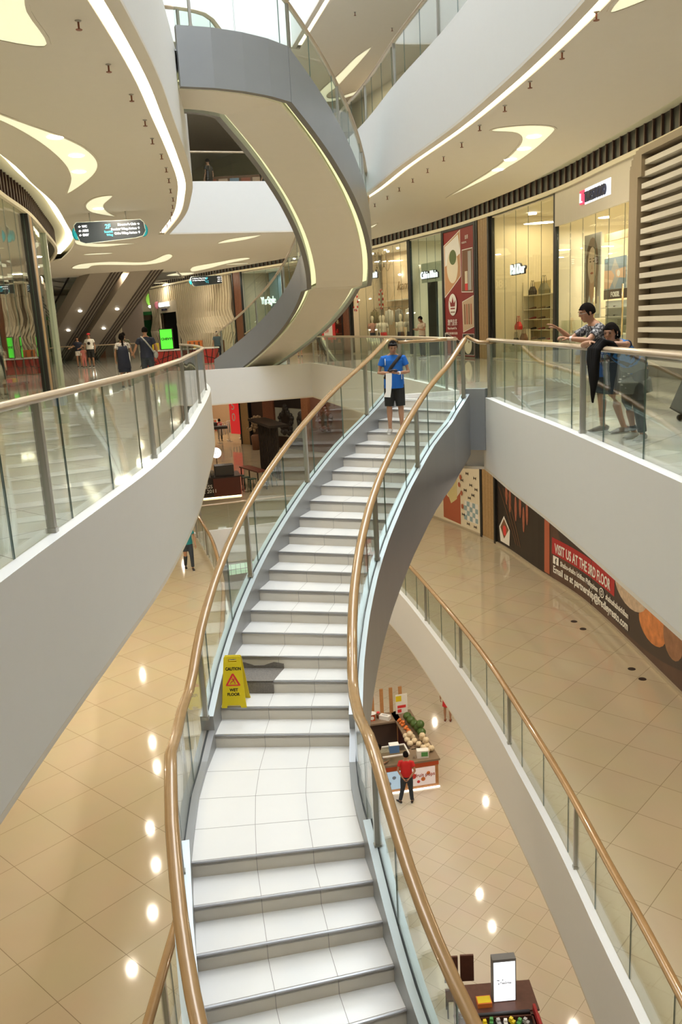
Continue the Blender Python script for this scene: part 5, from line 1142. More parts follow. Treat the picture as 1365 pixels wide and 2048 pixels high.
# glass display far down, seen through the stair railing
b=empty('display_counter',(-5.9,46.3,ZG),math.radians(20),label='long green-lit glass display counter far below, seen through the left railing',cat='display counter')
mb=MB(); mb.box((0,0,.4),(3.2,1.2,.8)); mb.build('base',[mat('disp_grey',(.45,.42,.40),.4)],b)
mb=MB(); mb.box((.3,-.62,.75),(2.4,.03,.6)); mb.build('lit_front',[mat('disp_green',(.62,.85,.62),emit=.9,)],b)
mb=MB(); mb.box((0,0,1.1),(3.2,1.2,.06)); mb.build('top',[WPAINT],b)
mb=MB()
for i in range(9): mb.box((-.8+i*.28,-.64,.75),(.02,.02,.6))
mb.box((.3,-.64,.75),(2.4,.02,.03)); mb.build('dividers',[GRYP],b)
# red sign scrap under the balcony and a pillar on the ground floor
b=empty('bench',(3.1,40.2,ZG),.3,label='dark red slatted bench glimpsed between the stair and the lower balcony',cat='bench')
mb=MB(); 
for i in range(5): mb.box((0,-.3+.15*i,.5),(2.0,.1,.04))
mb.build('seat',[mat('bench_red',(.25,.02,.03),.4)],b); mb=MB(); 
for sx in (-.8,.8): mb.box((sx,0,.25),(.06,.6,.5))
mb.build('frame',[MT['bench_red']],b)
# ================================================================= SIGNS, ESCALATORS AND COUNTERS ON THE CAMERA STOREY
def hang_sign(loc,wd,label,lines_l,lines_r,rz=0):
    b=empty('hanging_sign',loc,rz,label=label,cat='sign'); h=.52
    pf=[(-wd/2+.1,h/2),(wd/2-.12,h/2),(wd/2-.03,h/2-.08),(wd/2,-h/2+.2),(wd/2-.08,-h/2+.08),(wd/2-.3,-h/2+.03),(-wd/2+.3,-h/2-.06),(-wd/2+.15,-h/2),(-wd/2+.04,.02),(-wd/2+.02,h/2-.08)]
    def pl_(pts,y0,y1,m,name):
        n=len(pts); mb=MB(); vs=[(p[0],y0,p[1]) for p in pts]+[(p[0],y1,p[1]) for p in pts]; mb.add(vs,[tuple(range(n)),tuple(range(n,2*n))[::-1]]+[(i,(i+1)%n,n+(i+1)%n,n+i) for i in range(n)]); return mb.build(name,[m],b)
    pl_(pf,-.04,.04,mat('sign_face',(.035,.045,.055),.35),'face'); pl_([(p[0]*1.02,p[1]*1.06) for p in pf],-.03,.03,mat('sign_rim',(.75,.85,.80),.4),'rim')
    for sg in (-1,1): mb=MB(); mb.ell((sg*(wd/2-.06),0,-.03),(.14,.035,.19),nu=12,nv=8); mb.build('end_cap',[mat('teal',(.02,.42,.55),.35)],b)
    for sx in (-.55,.5): mb=MB(); mb.tube([(sx,0,h/2),(sx,0,5.07-loc[2])],.014,6); mb.build('hanger_rod',[STEEL],b)
    TE=mat('teal_lit',(.1,.70,.85),emit=.9); WL_=mat('white_lit',(1,1,1),emit=1.3)
    text('2F',.17,TE,b,(-.12,-.05,.06),(1,0,0),(0,0,1),bold=.004); text('Seaside',.085,TE,b,(-.16,-.05,-.06),(1,0,0),(0,0,1)); text('Wing',.085,TE,b,(-.1,-.05,-.15),(1,0,0),(0,0,1))
    for i,t in enumerate(lines_r): text(t,.085,WL_,b,(wd/2-.14,-.05,.12-.12*i),(1,0,0),(0,0,1),align='RIGHT',bold=.003)
    for i,t in enumerate(lines_l): text(t,.085,WL_,b,(-wd/2+.14,-.05,.12-.12*i),(1,0,0),(0,0,1),bold=.003)
hang_sign((-6.34,25.7,4.55),2.07,'nearer black hanging direction sign with teal ends','← WC|← ATM|← EXIT'.split('|'),["Director's Club →",'Seaview Wing Atrium ↑','Cube Wing Atrium ↑'],.02)
hang_sign((-7.58,54,4.62),2.1,'farther small black hanging direction sign near the wavy slats',['← Seaview Wing Atrium','← Cube Wing Atrium'],['ATM →','WC →','EXIT →'],.02)
TR=mat('escalator_panel',(.46,.40,.33),.45); TRS=mat('escalator_dark',(.10,.075,.06),.5)
def escalator(x0,x1,dx,label):
    b=empty('escalator',((x0+x1)/2-9,61.5,0),label=label,cat='escalator'); ox,oy,oz=b.location
    T0=Vector((x1,47.4,6.95)); 
    def L(x,t): # t 0 top, 1 bottom
        return Vector((x+(-9.6)*t,47.4+13.6*t,6.95-6.9*t))-Vector((ox,oy,oz))
    def beam(xa,xb,zlo,zhi,m,name):
        mb=MB(); q=[L(xa,0),L(xb,0),L(xb,1),L(xa,1)]; mb.hexa([p+Vector((0,0,zlo)) for p in q],[p+Vector((0,0,zhi)) for p in q]); mb.build(name,[m],b)
    beam(x0,x1,-.9,.0,TR,'truss')
    for i in range(4): beam(x1-.12-.2*i,x1-.04-.2*i,-.96,-.88,TRS,'rib')
    beam(x0+.3,x1-.3,0,.05,TRS,'steps')
    for xx in (x0+.12,x1-.12):
        mb=MB(); q=[L(xx-.01,0),L(xx+.01,0),L(xx+.01,1),L(xx-.01,1)]; mb.hexa([p for p in q],[p+Vector((0,0,.85)) for p in q]); mb.build('glass_balustrade',[GLASS],b)
        mb=MB(); mb.tube([L(xx,0)+Vector((0,0,.88)),L(xx,1)+Vector((0,0,.88))],.05,8); mb.build('handrail',[BLK],b)
    for t in (.42,.58,.74): mb=MB(); p=L((x0+x1)/2-.2,t); mb.ell(p+Vector((0,0,-.91)),(.12,.12,.05),nu=12,nv=6); mb.build('lamp',[DISC],b)
escalator(-9.9,-8.0,0,'right one of the two brown escalators seen from below')
escalator(-12.2,-10.3,0,'left one of the two brown escalators seen from below')
# counters in front of the wavy wall
b=empty('stall_counter',(-7.2,40.1,0),math.radians(12),label='long cream stall counter with red and black patterned front',cat='counter')
mb=MB(); mb.box((0,.35,.36),(3.6,.7,.66)); mb.build('body',[mat('stall_cream',(.66,.56,.36),.5)],b); mb=MB(); mb.box((0,.35,.74),(3.7,.8,.06)); mb.build('worktop',[WPAINT],b)
mb=MB(); mb.box((0,-.01,.36),(3.6,.02,.66)); mb.build('front_panel',[mat('stall_red',(.45,.04,.03),.4)],b)
mb=MB(); random.seed(2)
for i in range(16):
    x=-1.75+i*.23; a=random.uniform(-.3,.3); mb.box((x,-.03,.36),(.035,.02,.72),0,M=Matrix.Rotation(a*1.5,3,'Y'))
for i in range(5): mb.box((-1.4+i*.7,-.032,.3+.12*(i%2)),(.6,.02,.03),0,M=Matrix.Rotation(.3*(-1)**i,3,'Y'))
mb.build('black_lattice',[BLK],b)
b=empty('green_sign',(-7.63,39.3,.78),math.radians(4),label='bright lime green upright sign on the stall counter',cat='sign'); mb=MB(); mb.box((0,0,.48),(.62,.08,.96)); mb.build('frame',[BLK],b); mb=MB(); mb.box((0,-.045,.48),(.54,.01,.88)); mb.build('face',[mat('lime',(.10,.85,.05),emit=.9)],b); text('CHEVYS',.15,BLK,b,(-.24,-.055,.44),(1,0,0),(0,0,1),bold=.006)
for k,(x,y,m,l) in enumerate(((-8.6,40.3,YEL,'yellow striped display stand left of the lime sign'),(-6.7,41.6,ORG,'orange display stand right of the lime sign'),(-5.6,42.4,CRM,'pale display stand in front of the wavy slats'))):
    b=empty('display_stand',(x,y,0),label=l,cat='display stand'); mb=MB(); mb.box((0,0,.55),(.7,.4,1.1)); mb.build('body',[m],b); mb=MB(); 
    for i in range(3): mb.box((-.22+.22*i,-.21,.55),(.08,.02,1.0))
    mb.build('stripes',[BRN],b)
# far left: bright fashion front with lettering, green cafe
b=empty('far_shop_front',(-18.5,64,0),math.radians(0),label='grey shop front with dark lit number sign left of the escalators',cat='shop front')
mb=MB(); mb.box((0,0,2.4),(9,.2,4.8)); mb.build('wall',[mat('far_grey',(.30,.25,.22),.5)],b); mb=MB(); mb.box((1.5,-.3,4.0),(2.2,.2,.9)); mb.build('sign_board',[BLACK],b); text('80°',.9,WPAINT,b,(.8,-.42,3.7),(1,0,0),(0,0,1),extrude=.02)
mb=MB(); mb.ell((-2.5,-.3,4.0),(.8,.1,.7)); mb.build('round_logo',[mat('logo_teal',(.15,.35,.38),.4)],b)
mb=MB(); mb.box((-1,-.3,4.0),(6,.05,1.3)); mb.build('header',[mat('far_header',(.6,.58,.55),.5)],b)
for k in range(5):
    mb=MB(); mb.box((-3+1.4*k,-.25,1.5),(.5,.2,3.0)); mb.build('column',[DT if k%2 else BEIGE],b)
b=empty('green_cafe_front',(-13.6,66.4,0),math.radians(-20),label='green cafe front between the escalator and the slatted wall',cat='shop front')
mb=MB(); mb.box((0,0,2.4),(5.5,.2,4.8)); mb.build('wall',[mat('cafe_wall',(.45,.36,.25),.5)],b)
mb=MB(); mb.box((0,-.4,3.1),(5,.6,.25)); mb.build('awning',[mat('cafe_green',(.04,.20,.06),.5)],b); mb=MB(); mb.box((-.8,-.15,1.3),(2.2,.1,2.6)); mb.build('door_panel',[mat('cafe_dark_green',(.015,.09,.03),.4)],b)
mb=MB(); mb.ell((.2,-.3,4.1),(.7,.1,.6)); mb.build('round_sign',[mat('lime2',(.35,.75,.1),emit=.6)],b)
for x in (-1.5,0,1.5): mb=MB(); mb.ell((x,-.6,3.6),(.12,.12,.1)); mb.build('lamp',[DISC],b)
for x,y in ((-12,50),(-16,56),(-8,57),(-12,62),(-5,48),(-18,48),(-10,38)):  # added fill lights that brighten the dark far concourse
    crescent([(x-.6,y-.2),(x,y-.35),(x+.6,y-.2),(x+.6,y+.2),(x,y+.35),(x-.6,y+.2)],5.07 if not(-19<x<-9 and 51<y<62) else 5.07,'small lozenge ceiling light over the far left concourse',(),90,group='lozenge ceiling lights over the far concourse') if not(-19<x<-9 and 50.5<y<62) else None
# low railing in front of the escalators
railing('railing','low glass railing in front of the escalators, far left',Crv([(-17.5,52.0),(-12.6,50.0),(-9.6,47.2)],0),0,8.9,1,0,1.05,0,[0.05,2.5,5,7.4,8.8],WOOD2)
# safety sign, bare patch
def sign():
    b=empty('wet_floor_sign',(-1.42,9.50,-18*R_),math.radians(-4),label='yellow folding caution wet floor sign standing on the left of the stairs',cat='sign')
    H=.62
    def leaf(sgn,name):
        mb=MB(); yb=sgn*.13; yt=sgn*.012
        P=lambda x,t,o:(x,yb+(yt-yb)*t+o*sgn,.0+H*t)
        out=[(-.155,0),(-.09,0),(-.075,.05),(.075,.05),(.09,0),(.155,0),(.145,.12),(.105,.97),(.095,1),(-.095,1),(-.105,.97),(-.145,.12)]
        hole=[(-.05,.88),(.05,.88),(.055,.92),(.05,.95),(-.05,.95),(-.055,.92)]
        tr=geometry.tessellate_polygon([[Vector((x,t,0)) for x,t in out],[Vector((x,t,0)) for x,t in hole]]); fl=out+hole; n=len(fl)
        vs=[P(x,t,0) for x,t in fl]+[P(x,t,.014) for x,t in fl]; mb.add(vs,[tuple(t) for t in tr]+[tuple(i+n for i in t)[::-1] for t in tr])
        for l0,ln in ((0,len(out)),(len(out),len(hole))): mb.add(vs,[(l0+i,l0+(i+1)%ln,n+l0+(i+1)%ln,n+l0+i) for i in range(ln)])
        return mb.build(name,[YEL],b,fix=True),P
    f,P=leaf(-1,'front_leaf'); leaf(1,'back_leaf')
    sl=math.atan2(.118,H); up=Vector((0,math.sin(sl),math.cos(sl)))
    def at(x,t): p=P(x,t,.0155); return Vector(p)
    text('CAUTION',.052,BLK,b,at(-.088,.735),(1,0,0),up,extrude=.0008,sx=.82,bold=.0018)
    text('WET',.05,BLK,b,at(-.045,.325),(1,0,0),up,extrude=.0008,sx=.95,bold=.0018); text('FLOOR',.05,BLK,b,at(-.077,.24),(1,0,0),up,extrude=.0008,sx=.95,bold=.0018)
    def fl(pts,k,m,name):
        mb=MB(); n=len(pts); vs=[Vector(P(x,t,.0155+.0012*k)) for x,t in pts]; vs2=[v-Vector((0,-.0008,0)) for v in vs]; mb.add(vs+vs2,[tuple(range(n)),tuple(range(n,2*n))[::-1]]+[(i,(i+1)%n,n+(i+1)%n,n+i) for i in range(n)]); mb.build(name,[m],b)
    fl([(-.085,.43),(.085,.43),(.09,.45),(.01,.67),(-.01,.67),(-.09,.45)],0,BRED,'warning_triangle'); fl([(-.062,.455),(.062,.455),(0,.63)],1,YEL,'triangle_field')
    mb=MB()
    def st(a,c,r): 
        mb.tube([Vector(P(a[0],a[1],.02)),Vector(P(c[0],c[1],.02))],r,5)
    st((-.005,.585),(.01,.54),.007); st((.01,.54),(-.02,.51),.005); st((-.02,.51),(-.035,.48),.004); st((.01,.54),(.03,.47),.005); st((-.002,.575),(-.028,.56),.0035); st((0,.575),(.03,.565),.0035); mb.ell(P(-.012,.605,.02),(.009,.004,.009),nu=8,nv=6); mb.build('falling_figure',[BRED],b)
sign()
CEM=mat('bare_cement',(.20,.18,.16),.95,noise=.45,nscale=60,bump=.6)
k=17; L17=Vector(NL[17][0]); R17=Vector(NL[17][1]); d=(R17-L17).normalized(); ou=Vector((d.y,-d.x)); 
if ou.dot(Vector(NL[18][0])-L17)<0: ou=-ou
z17=NL[17][2]; z16=NL[16][2]; random.seed(4)
b=empty('cement_patch',(*L17,z17),label='rough grey bare cement patch where step tiles are missing behind the yellow sign',cat='patch')
dd=(Vector(NL[16][1])-Vector(NL[16][0])).normalized(); back=Vector(NL[16][0])-L17
top=[(Vector((0,0))+ou*.02)]; far=[]
w0=.60
n=10; fr=[d*(w0*i/n)+ou*.018+Vector((0,0)) for i in range(n+1)]; bk=[back-ou*.0+dd*((w0+.06)*i/n) for i in range(n+1)]
mb=MB(); vs=[(p.x,p.y,.004) for p in fr]+[(p.x,p.y,.004+random.uniform(0,.004)) for p in bk]; vs+=[(p.x,p.y,-.02) for p in fr]+[(p.x,p.y,-.02) for p in bk]; m=n+1
mb.add(vs,[(i,i+1,m+i+1,m+i) for i in range(n)]+[(i+2*m,i+1+2*m,i+1,i) for i in range(n)]+[(n,2*m+n,3*m+n,m+n)]); 
hz=[0 if i==0 else random.uniform(-.02,.02)+.05*math.sin(i*.9)+.02 for i in range(n+1)]
# upstand against the riser above and the riser below
vs=[(bk[i].x+ou.x*.012,bk[i].y+ou.y*.012,0) for i in range(n+1)]+[(bk[i].x+ou.x*.012,bk[i].y+ou.y*.012,max(.012,.045+hz[i]*.6)) for i in range(n+1)]+[(bk[i].x-ou.x*.01,bk[i].y-ou.y*.01,max(.012,.045+hz[i]*.6)) for i in range(n+1)]
mb.add(vs,[(i,i+1,m+i+1,m+i) for i in range(n)]+[(m+i,m+i+1,2*m+i+1,2*m+i) for i in range(n)]+[(n,m+n,2*m+n)])
vs=[(p.x,p.y,.004) for p in fr]+[(p.x,p.y,-.163) for p in fr]; vs=vs+[(p.x-ou.x*.012,p.y-ou.y*.012,q) for q,pp in ((.004,fr),(-.163,fr)) for p in pp]
mb.add(vs,[(i,i+1,m+i+1,m+i) for i in range(n)]+[(n,m+n,3*m+n,2*m+n)]); mb.build('cement',[CEM],b)
# suitcase at the right edge
b=empty('suitcase',(4.75,11.1,0),math.radians(20),label='dark wheeled suitcase leaning at the right edge of the view',cat='suitcase')
mb=MB(); Mx=Matrix.Rotation(math.radians(28),3,'Y'); mb.box((.08,0,.34),(.26,.42,.52),0,M=Mx); mb.build('body',[mat('case_cloth',(.035,.033,.03),.7)],b)
mb=MB(); mb.box((-.02,0,.32),(.05,.34,.36),0,M=Mx); mb.build('front_pocket',[MT['case_cloth']],b); mb=MB(); mb.tube([Mx@Vector((.1,-.1,.5)),Mx@Vector((.1,-.1,.95)),Mx@Vector((.1,.1,.95)),Mx@Vector((.1,.1,.5))],.012,6); mb.build('handle',[STEEL],b)
for sy in (-.16,.16): mb=MB(); mb.tube([(-.02,sy-.02,.04),(-.02,sy+.02,.04)],.04,10); mb.build('wheel',[BLK],b)
mb=MB(); mb.ell(Mx@Vector((-.06,-.1,.48)),(.03,.03,.02)); mb.build('badge',[STEEL],b)
# upper storey glimpse behind the far bridge
for k,(q,l) in enumerate(((.9,'person in dark clothes standing on the far upper bridge'),)): pass
b=empty('picture_wall',(-3.9,39,6.77),label='row of coloured posters on the far upper storey wall',cat='poster'); mb=MB(); mb.box((0,0,.9),(2.6,.1,.9)); mb.build('board',[BRN],b); mb=MB()
for i in range(5): mb.box((-1.0+.5*i,-.06,.95),(.4,.02,.6),i%3)
mb.build('prints',[BRD,SK,BLUEP],b)
b=empty('display_wall',(2.0,40.5,6.77),label='dark shop window with white posters on the far upper storey',cat='shop front') ; mb=MB(); mb.box((0,0,1.6),(6,.2,3.2)); mb.build('wall',[DARK],b)
mb=MB(); 
for i in range(6): mb.box((-2.5+1.0*i,-.12,1.4),(.5,.03,1.3),0)
mb.build('posters',[WPAINT],b)
# ================================================================= PEOPLE
def remesh(mb,mats,name,parent,vox,smooth=2,extra=None):
    """fuse overlapping volumes into one continuous surface; extra(bm) meshes are appended after"""
    me=D.meshes.new('tmp'); me.from_pydata([tuple(v) for v in mb.v],[],mb.f); 
    bm=bmesh.new(); bm.from_mesh(me); bmesh.ops.recalc_face_normals(bm,faces=bm.faces); bm.to_mesh(me); bm.free()
    ob=D.objects.new('tmp',me); COL.objects.link(ob)
    m=ob.modifiers.new('r','REMESH'); m.mode='VOXEL'; m.voxel_size=vox; m.use_smooth_shade=True
    if smooth: s=ob.modifiers.new('s','SMOOTH'); s.iterations=smooth; s.factor=.5
    dg=bpy.context.evaluated_depsgraph_get(); dg.update(); out=D.meshes.new_from_object(ob.evaluated_get(dg)); D.objects.remove(ob); D.meshes.remove(me)
    out.materials.clear()
    for q in mats: out.materials.append(q)
    for p in out.polygons: p.use_smooth=True; p.material_index=0
    if extra:
        bm=bmesh.new(); bm.from_mesh(out); off=len(bm.verts); vs=[bm.verts.new(v) for v in extra.v]
        for f,mi in zip(extra.f,extra.m):
            try: ff=bm.faces.new([vs[i] for i in f]); ff.material_index=mi; ff.smooth=True
            except ValueError: pass
        bmesh.ops.recalc_face_normals(bm,faces=bm.faces); bm.to_mesh(out); bm.free()
    out.name=name; o=D.objects.new(name,out); COL.objects.link(o); o.parent=parent; return o
SKINS=[mat('skin_tan',(.42,.22,.13),.5,noise=.04),mat('skin_light',(.55,.33,.22),.5,noise=.04),mat('skin_dark',(.27,.13,.075),.5,noise=.04)]
HAIRM=mat('hair_black',(.010,.008,.007),.95,noise=.3,nscale=40,ior=1.15); EYE=mat('eye_dark',(.02,.015,.01),.3); LIPM=mat('lip',(.35,.12,.09),.5)
def hand(mb,w,dirv,palm_n,curl=.5,side=1,s=1,spread=.12):
    """w wrist, dirv towards the fingers, palm_n out of the palm"""
    d=Vector(dirv).normalized(); n=(Vector(palm_n)-d*Vector(palm_n).dot(d)).normalized(); a=d.cross(n)*side
    w=Vector(w); c=w+d*.045*s
    mb.tube([w-d*.02*s,w+d*.02*s,w+d*.05*s,w+d*.088*s],[.016*s,.014*s,.014*s,.011*s],8,rx=[.022*s,.032*s,.038*s,.037*s],up=n)
    for i,(o,l) in enumerate(((-.028,.060),(-.0095,.070),(.0095,.075),(.027,.066))):
        p=w+d*.082*s+a*o*s; th=0; pts=[p]; dd=(d+a*spread*(i-1.5)/1.5*.6).normalized()
        for k,f in enumerate((.45,.32,.25)):
            th+=curl*(.6+.25*k); v=dd*math.cos(th)+n*math.sin(th); p=p+v*l*f*s; pts.append(p)
        mb.tube(pts,[.0095*s,.009*s,.008*s,.006*s],6)
    p=w+d*.025*s+a*.028*s; v1=(d*.6+a*.75+n*.25).normalized(); v2=(d*.85+a*.35+n*.35).normalized()
    mb.tube([p,p+v1*.035*s,p+v1*.035*s+v2*.03*s,p+v1*.035*s+v2*.052*s],[.013*s,.0105*s,.0095*s,.007*s],6)
def person(label,loc,rz,h=1.70,top=None,bottom=None,shoe=None,skin=0,hair='short',lean=0,twist=0,head_pitch=0,head_yaw=0,arms=None,legs=None,sleeve=.55,leg_cut=1.0,vox=.013,female=False,long_top=0,skirt=None,child=False,hands=None,group=None,fat=1.0,topname='shirt',bare=False):
    r=empty('person',loc,rz,label=label,cat='person',group=group); k=h/1.70; r.scale=(k,k,k)
    S=SKINS[skin]; pel=Vector((0,0,.92)); R=Matrix.Rotation(-lean,3,'X'); TW=Matrix.Rotation(twist,3,'Z')
    U=lambda x,y,z: pel+R@(TW@Vector((x,y,z-.92)))
    sw=.175 if female else .195
    sh={-1:U(-sw,0,1.38),1:U(sw,0,1.38)}
    arms=arms or {-1:((-.25,-.02,1.10),(-.26,.06,.86)),1:((.25,-.02,1.10),(.26,.06,.86))}
    legs=legs or {-1:((-.10,.01,.49),(-.10,-.02,.08),0),1:((.10,.01,.49),(.10,-.02,.08),0)}
    ft=.94 if female else 1.0
    nk=U(0,.0,1.45); HP=Matrix.Rotation(-lean*.35-head_pitch,3,'X'); HY=Matrix.Rotation(head_yaw,3,'Z'); HM=HY@HP
    hc=U(0,.012,1.46)+HM@Vector((0,.018,.125))
    # ---- body
    mb=MB()
    tor=[U(0,0,.86),U(0,0,.93),U(0,0,1.06),U(0,.01,1.20),U(0,.01,1.32),U(0,0,1.40),U(0,0,1.45)]
    mb.tube(tor,[.095*fat,.10*fat,.088*fat,.10*fat,.10*fat,.075,.05],14,rx=[.15*ft,.155*ft,.132*ft,.155*ft,.165*ft,.13,.06],up=R@Vector((0,1,0)))
    mb.tube([U(0,0,1.40),hc-HM@Vector((0,.012,.09)),hc-HM@Vector((0,.01,.03))],[.056,.05,.05],10)
    for sg in (-1,1):
        e,wv=Vector(arms[sg][0]),Vector(arms[sg][1]); s_=sh[sg]
        mb.tube([U(sg*.07,0,1.365),s_+Vector((-sg*.014,0,-.035)),s_.lerp(e,.4),e,e.lerp(wv,.35),wv],[.036,.044,.044,.036,.037,.022],10,rx=[.036,.044,.043,.036,.037,.027])
        kn,an,fy=legs[sg]; kn=Vector(kn);an=Vector(an); hp=Vector((sg*.085,0,.90))
        mb.tube([hp,hp.lerp(kn,.45),kn,kn.lerp(an,.3)+Vector((0,-.012,0)),kn.lerp(an,.7),an],[.088*ft,.076*ft,.052,.053,.038,.032],12)
        fd=Vector((-math.sin(fy),math.cos(fy),0)); mb.tube([an+Vector((0,0,-.01))-fd*.04,an-Vector((0,0,.045))+fd*.05,an-Vector((0,0,.058))+fd*.15],[.035,.028,.016],8,rx=[.034,.04,.036])
    # head
    hv=lambda x,y,z: hc+HM@Vector((x,y,z))
    mb.ell(hc,(.074,.092,.098),M=HM,nu=18,nv=12); mb.ell(hv(0,.028,-.055),(.055,.062,.058),M=HM,nu=14,nv=9)
    mb.ell(hv(0,.055,-.092),(.026,.026,.022),M=HM,nu=10,nv=7)
    mb.tube([hv(0,.084,.022),hv(0,.108,-.016),hv(0,.102,-.030)],[.009,.014,.010],8)
    for sg in (-1,1): mb.ell(hv(sg*.078,-.002,-.008),(.010,.020,.030),M=HM,nu=8,nv=6); mb.ell(hv(sg*.035,.066,-.028),(.024,.02,.02),M=HM,nu=8,nv=6)
    mb.ell(hv(0,.082,.032),(.055,.014,.012),M=HM,nu=10,nv=6)
    ex=MB()
    for sg in (-1,1):
        ex.ell(hv(sg*.030,.0885,.008),(.013,.006,.006),1,M=HM,nu=8,nv=6); ex.ell(hv(sg*.031,.092,.030),(.019,.005,.004),1,M=HM,nu=8,nv=5)
    ex.ell(hv(0,.090,-.056),(.022,.006,.006),2,M=HM,nu=8,nv=5)
    hands=hands or {}
    for sg in (-1,1):
        e,wv=Vector(arms[sg][0]),Vector(arms[sg][1]); hd=hands.get(sg,{}); d=Vector(hd.get('d',(wv-e).normalized()))
        hand(ex,wv,d,hd.get('n',(-sg,.2,0)),hd.get('curl',.35),side=hd.get('side',-sg),s=.95 if female else 1.03,spread=hd.get('spread',.12))
    remesh(mb,[S,EYE,LIPM],'body',r,vox,2,ex)
    # ---- hair
    if hair:
        hb=MB(); 
        def cap(r0,zc,yc,cut):
            nu,nv=20,12
            vs=[];fs=[]
            for j in range(nv+1):
                th=PI*.62*j/nv
                for i in range(nu):
                    ph=2*PI*i/nu; x=r0[0]*math.sin(th)*math.cos(ph); y=r0[1]*math.sin(th)*math.sin(ph); z=r0[2]*math.cos(th)
                    if y>cut*r0[1] and z<.055: z=.055+(z-.055)*.12; y=min(y,.086)
                    vs.append(hv(x,y+yc,z+zc))
            for j in range(nv):
                for i in range(nu): fs.append((j*nu+i,(j+1)*nu+i,(j+1)*nu+(i+1)%nu,j*nu+(i+1)%nu))
            hb.add(vs,fs,0,True)
        cap((.084,.103,.110),.004,-.006,.35)
        if hair in ('bob','pony','long'): hb.ell(hv(0,-.03,-.01),(.092,.085,.105),M=HM,nu=16,nv=10)
        if hair=='bob': 
            for i in range(14): a=PI+ (i/13)*PI; hb.ell(hv(.08*math.cos(a),-.02+.085*math.sin(a),-.04),(.022,.022,.05),M=HM,nu=8,nv=6)
        if hair=='pony': hb.tube([hv(0,-.09,.03),hv(0,-.13,-.02),hv(0,-.13,-.16),hv(.01,-.12,-.34)],[.03,.035,.032,.012],10)
        if hair=='long': hb.tube([hv(0,-.05,.0),hv(0,-.075,-.1),hv(0,-.07,-.2)],[.085,.06,.03],12,rx=[.09,.09,.07])
        hb.build('hair',[HAIRM],r)
    # ---- top
    if top:
        mb=MB(); g=.017; zl=.90-long_top
        tor=[U(0,0,zl)] if not lean or long_top==0 else [Vector((0,0,zl))]
        tor+= [U(0,0,.98),U(0,0,1.08),U(0,.01,1.20),U(0,.01,1.32),U(0,0,1.395),U(0,0,1.43)]
        f2=1.0 if female else 1.08
        mb.tube(tor,[(.112+.02*(long_top>0))*fat*f2,.112*fat*f2,.106*fat*f2,.115*fat,.112*fat,.085,.062],14,rx=[.178*ft*f2,.172*ft*f2,.158*ft*f2,.172*ft,.180*ft,.14,.07],up=R@Vector((0,1,0)))
        if not bare:
            for sg in (-1,1):
                e=Vector(arms[sg][0]);wv=Vector(arms[sg][1]); s_=sh[sg]
                pts=[U(sg*.07,0,1.385),s_-Vector((sg*.012,0,.022))]; rr=[.042,.060]
                if sleeve<=1: pts.append(s_.lerp(e,sleeve)); rr.append(.058)
                else: pts+=[e,e.lerp(wv,sleeve-1)]; rr+=[.05,.036]
                mb.tube(pts,rr,10)
        remesh(mb,[top],topname,r,vox,1)
    if bottom:
        mb=MB(); mb.tube([Vector((0,0,.80)),Vector((0,0,.88)),U(0,0,.97)],[.105*fat,.113*fat,.104*fat],14,rx=[.165*ft,.168*ft,.155*ft])
        if skirt: mb.tube([Vector((0,0,.95)),Vector((0,0,.75)),Vector((0,0,skirt))],[.11,.13,.15],14,rx=[.16,.185,.20])
        else:
            for sg in (-1,1):
                kn,an,fy=legs[sg]; kn=Vector(kn);an=Vector(an); hp=Vector((sg*.085,0,.88))
                if leg_cut<=1.0 and leg_cut>.5: q=(leg_cut-.5)*2; pts=[hp,hp.lerp(kn,.5),kn,kn.lerp(an,q*.92)]; rr=[.104*ft,.093*ft,.07,.056]
                else: pts=[hp,hp.lerp(kn,.5),hp.lerp(kn,leg_cut*2)]; rr=[.106*ft,.098*ft,.086]
                mb.tube(pts,rr,12)
        remesh(mb,[bottom],'skirt' if skirt else 'trousers',r,vox,1)
    for sg in (-1,1):
        kn,an,fy=legs[sg]; an=Vector(an); fd=Vector((-math.sin(fy),math.cos(fy),0)); a0=an-Vector((0,0,.03))
        mb=MB(); mb.tube([a0-fd*.075+Vector((0,0,-.01)),a0-fd*.05+Vector((0,0,.0)),a0+fd*.03+Vector((0,0,-.005)),a0+fd*.12-Vector((0,0,.022)),a0+fd*.19-Vector((0,0,.030))],[.03,.042,.04,.026,.012],10,rx=[.025,.037,.042,.046,.026],up=(0,0,1)); 
        sol=mb.build('shoe',[shoe or BLK],r)
        mb=MB(); mb.tube([a0-fd*.08-Vector((0,0,.042)),a0+fd*.05-Vector((0,0,.042)),a0+fd*.195-Vector((0,0,.042))],[.009,.009,.009],8,rx=[.03,.044,.03],up=(0,0,1)); mb.build('sole',[WPAINT if shoe is not None else BLK],sol)
    return r,U,hv,HM
RB=mat('blue_tee',(.012,.13,.50),.8,noise=.1); KB=mat('black_shorts',(.02,.02,.018),.8); GS=mat('grey_canvas',(.42,.40,.37),.8); JE=mat('dark_jeans',(.035,.045,.06),.8,noise=.2)
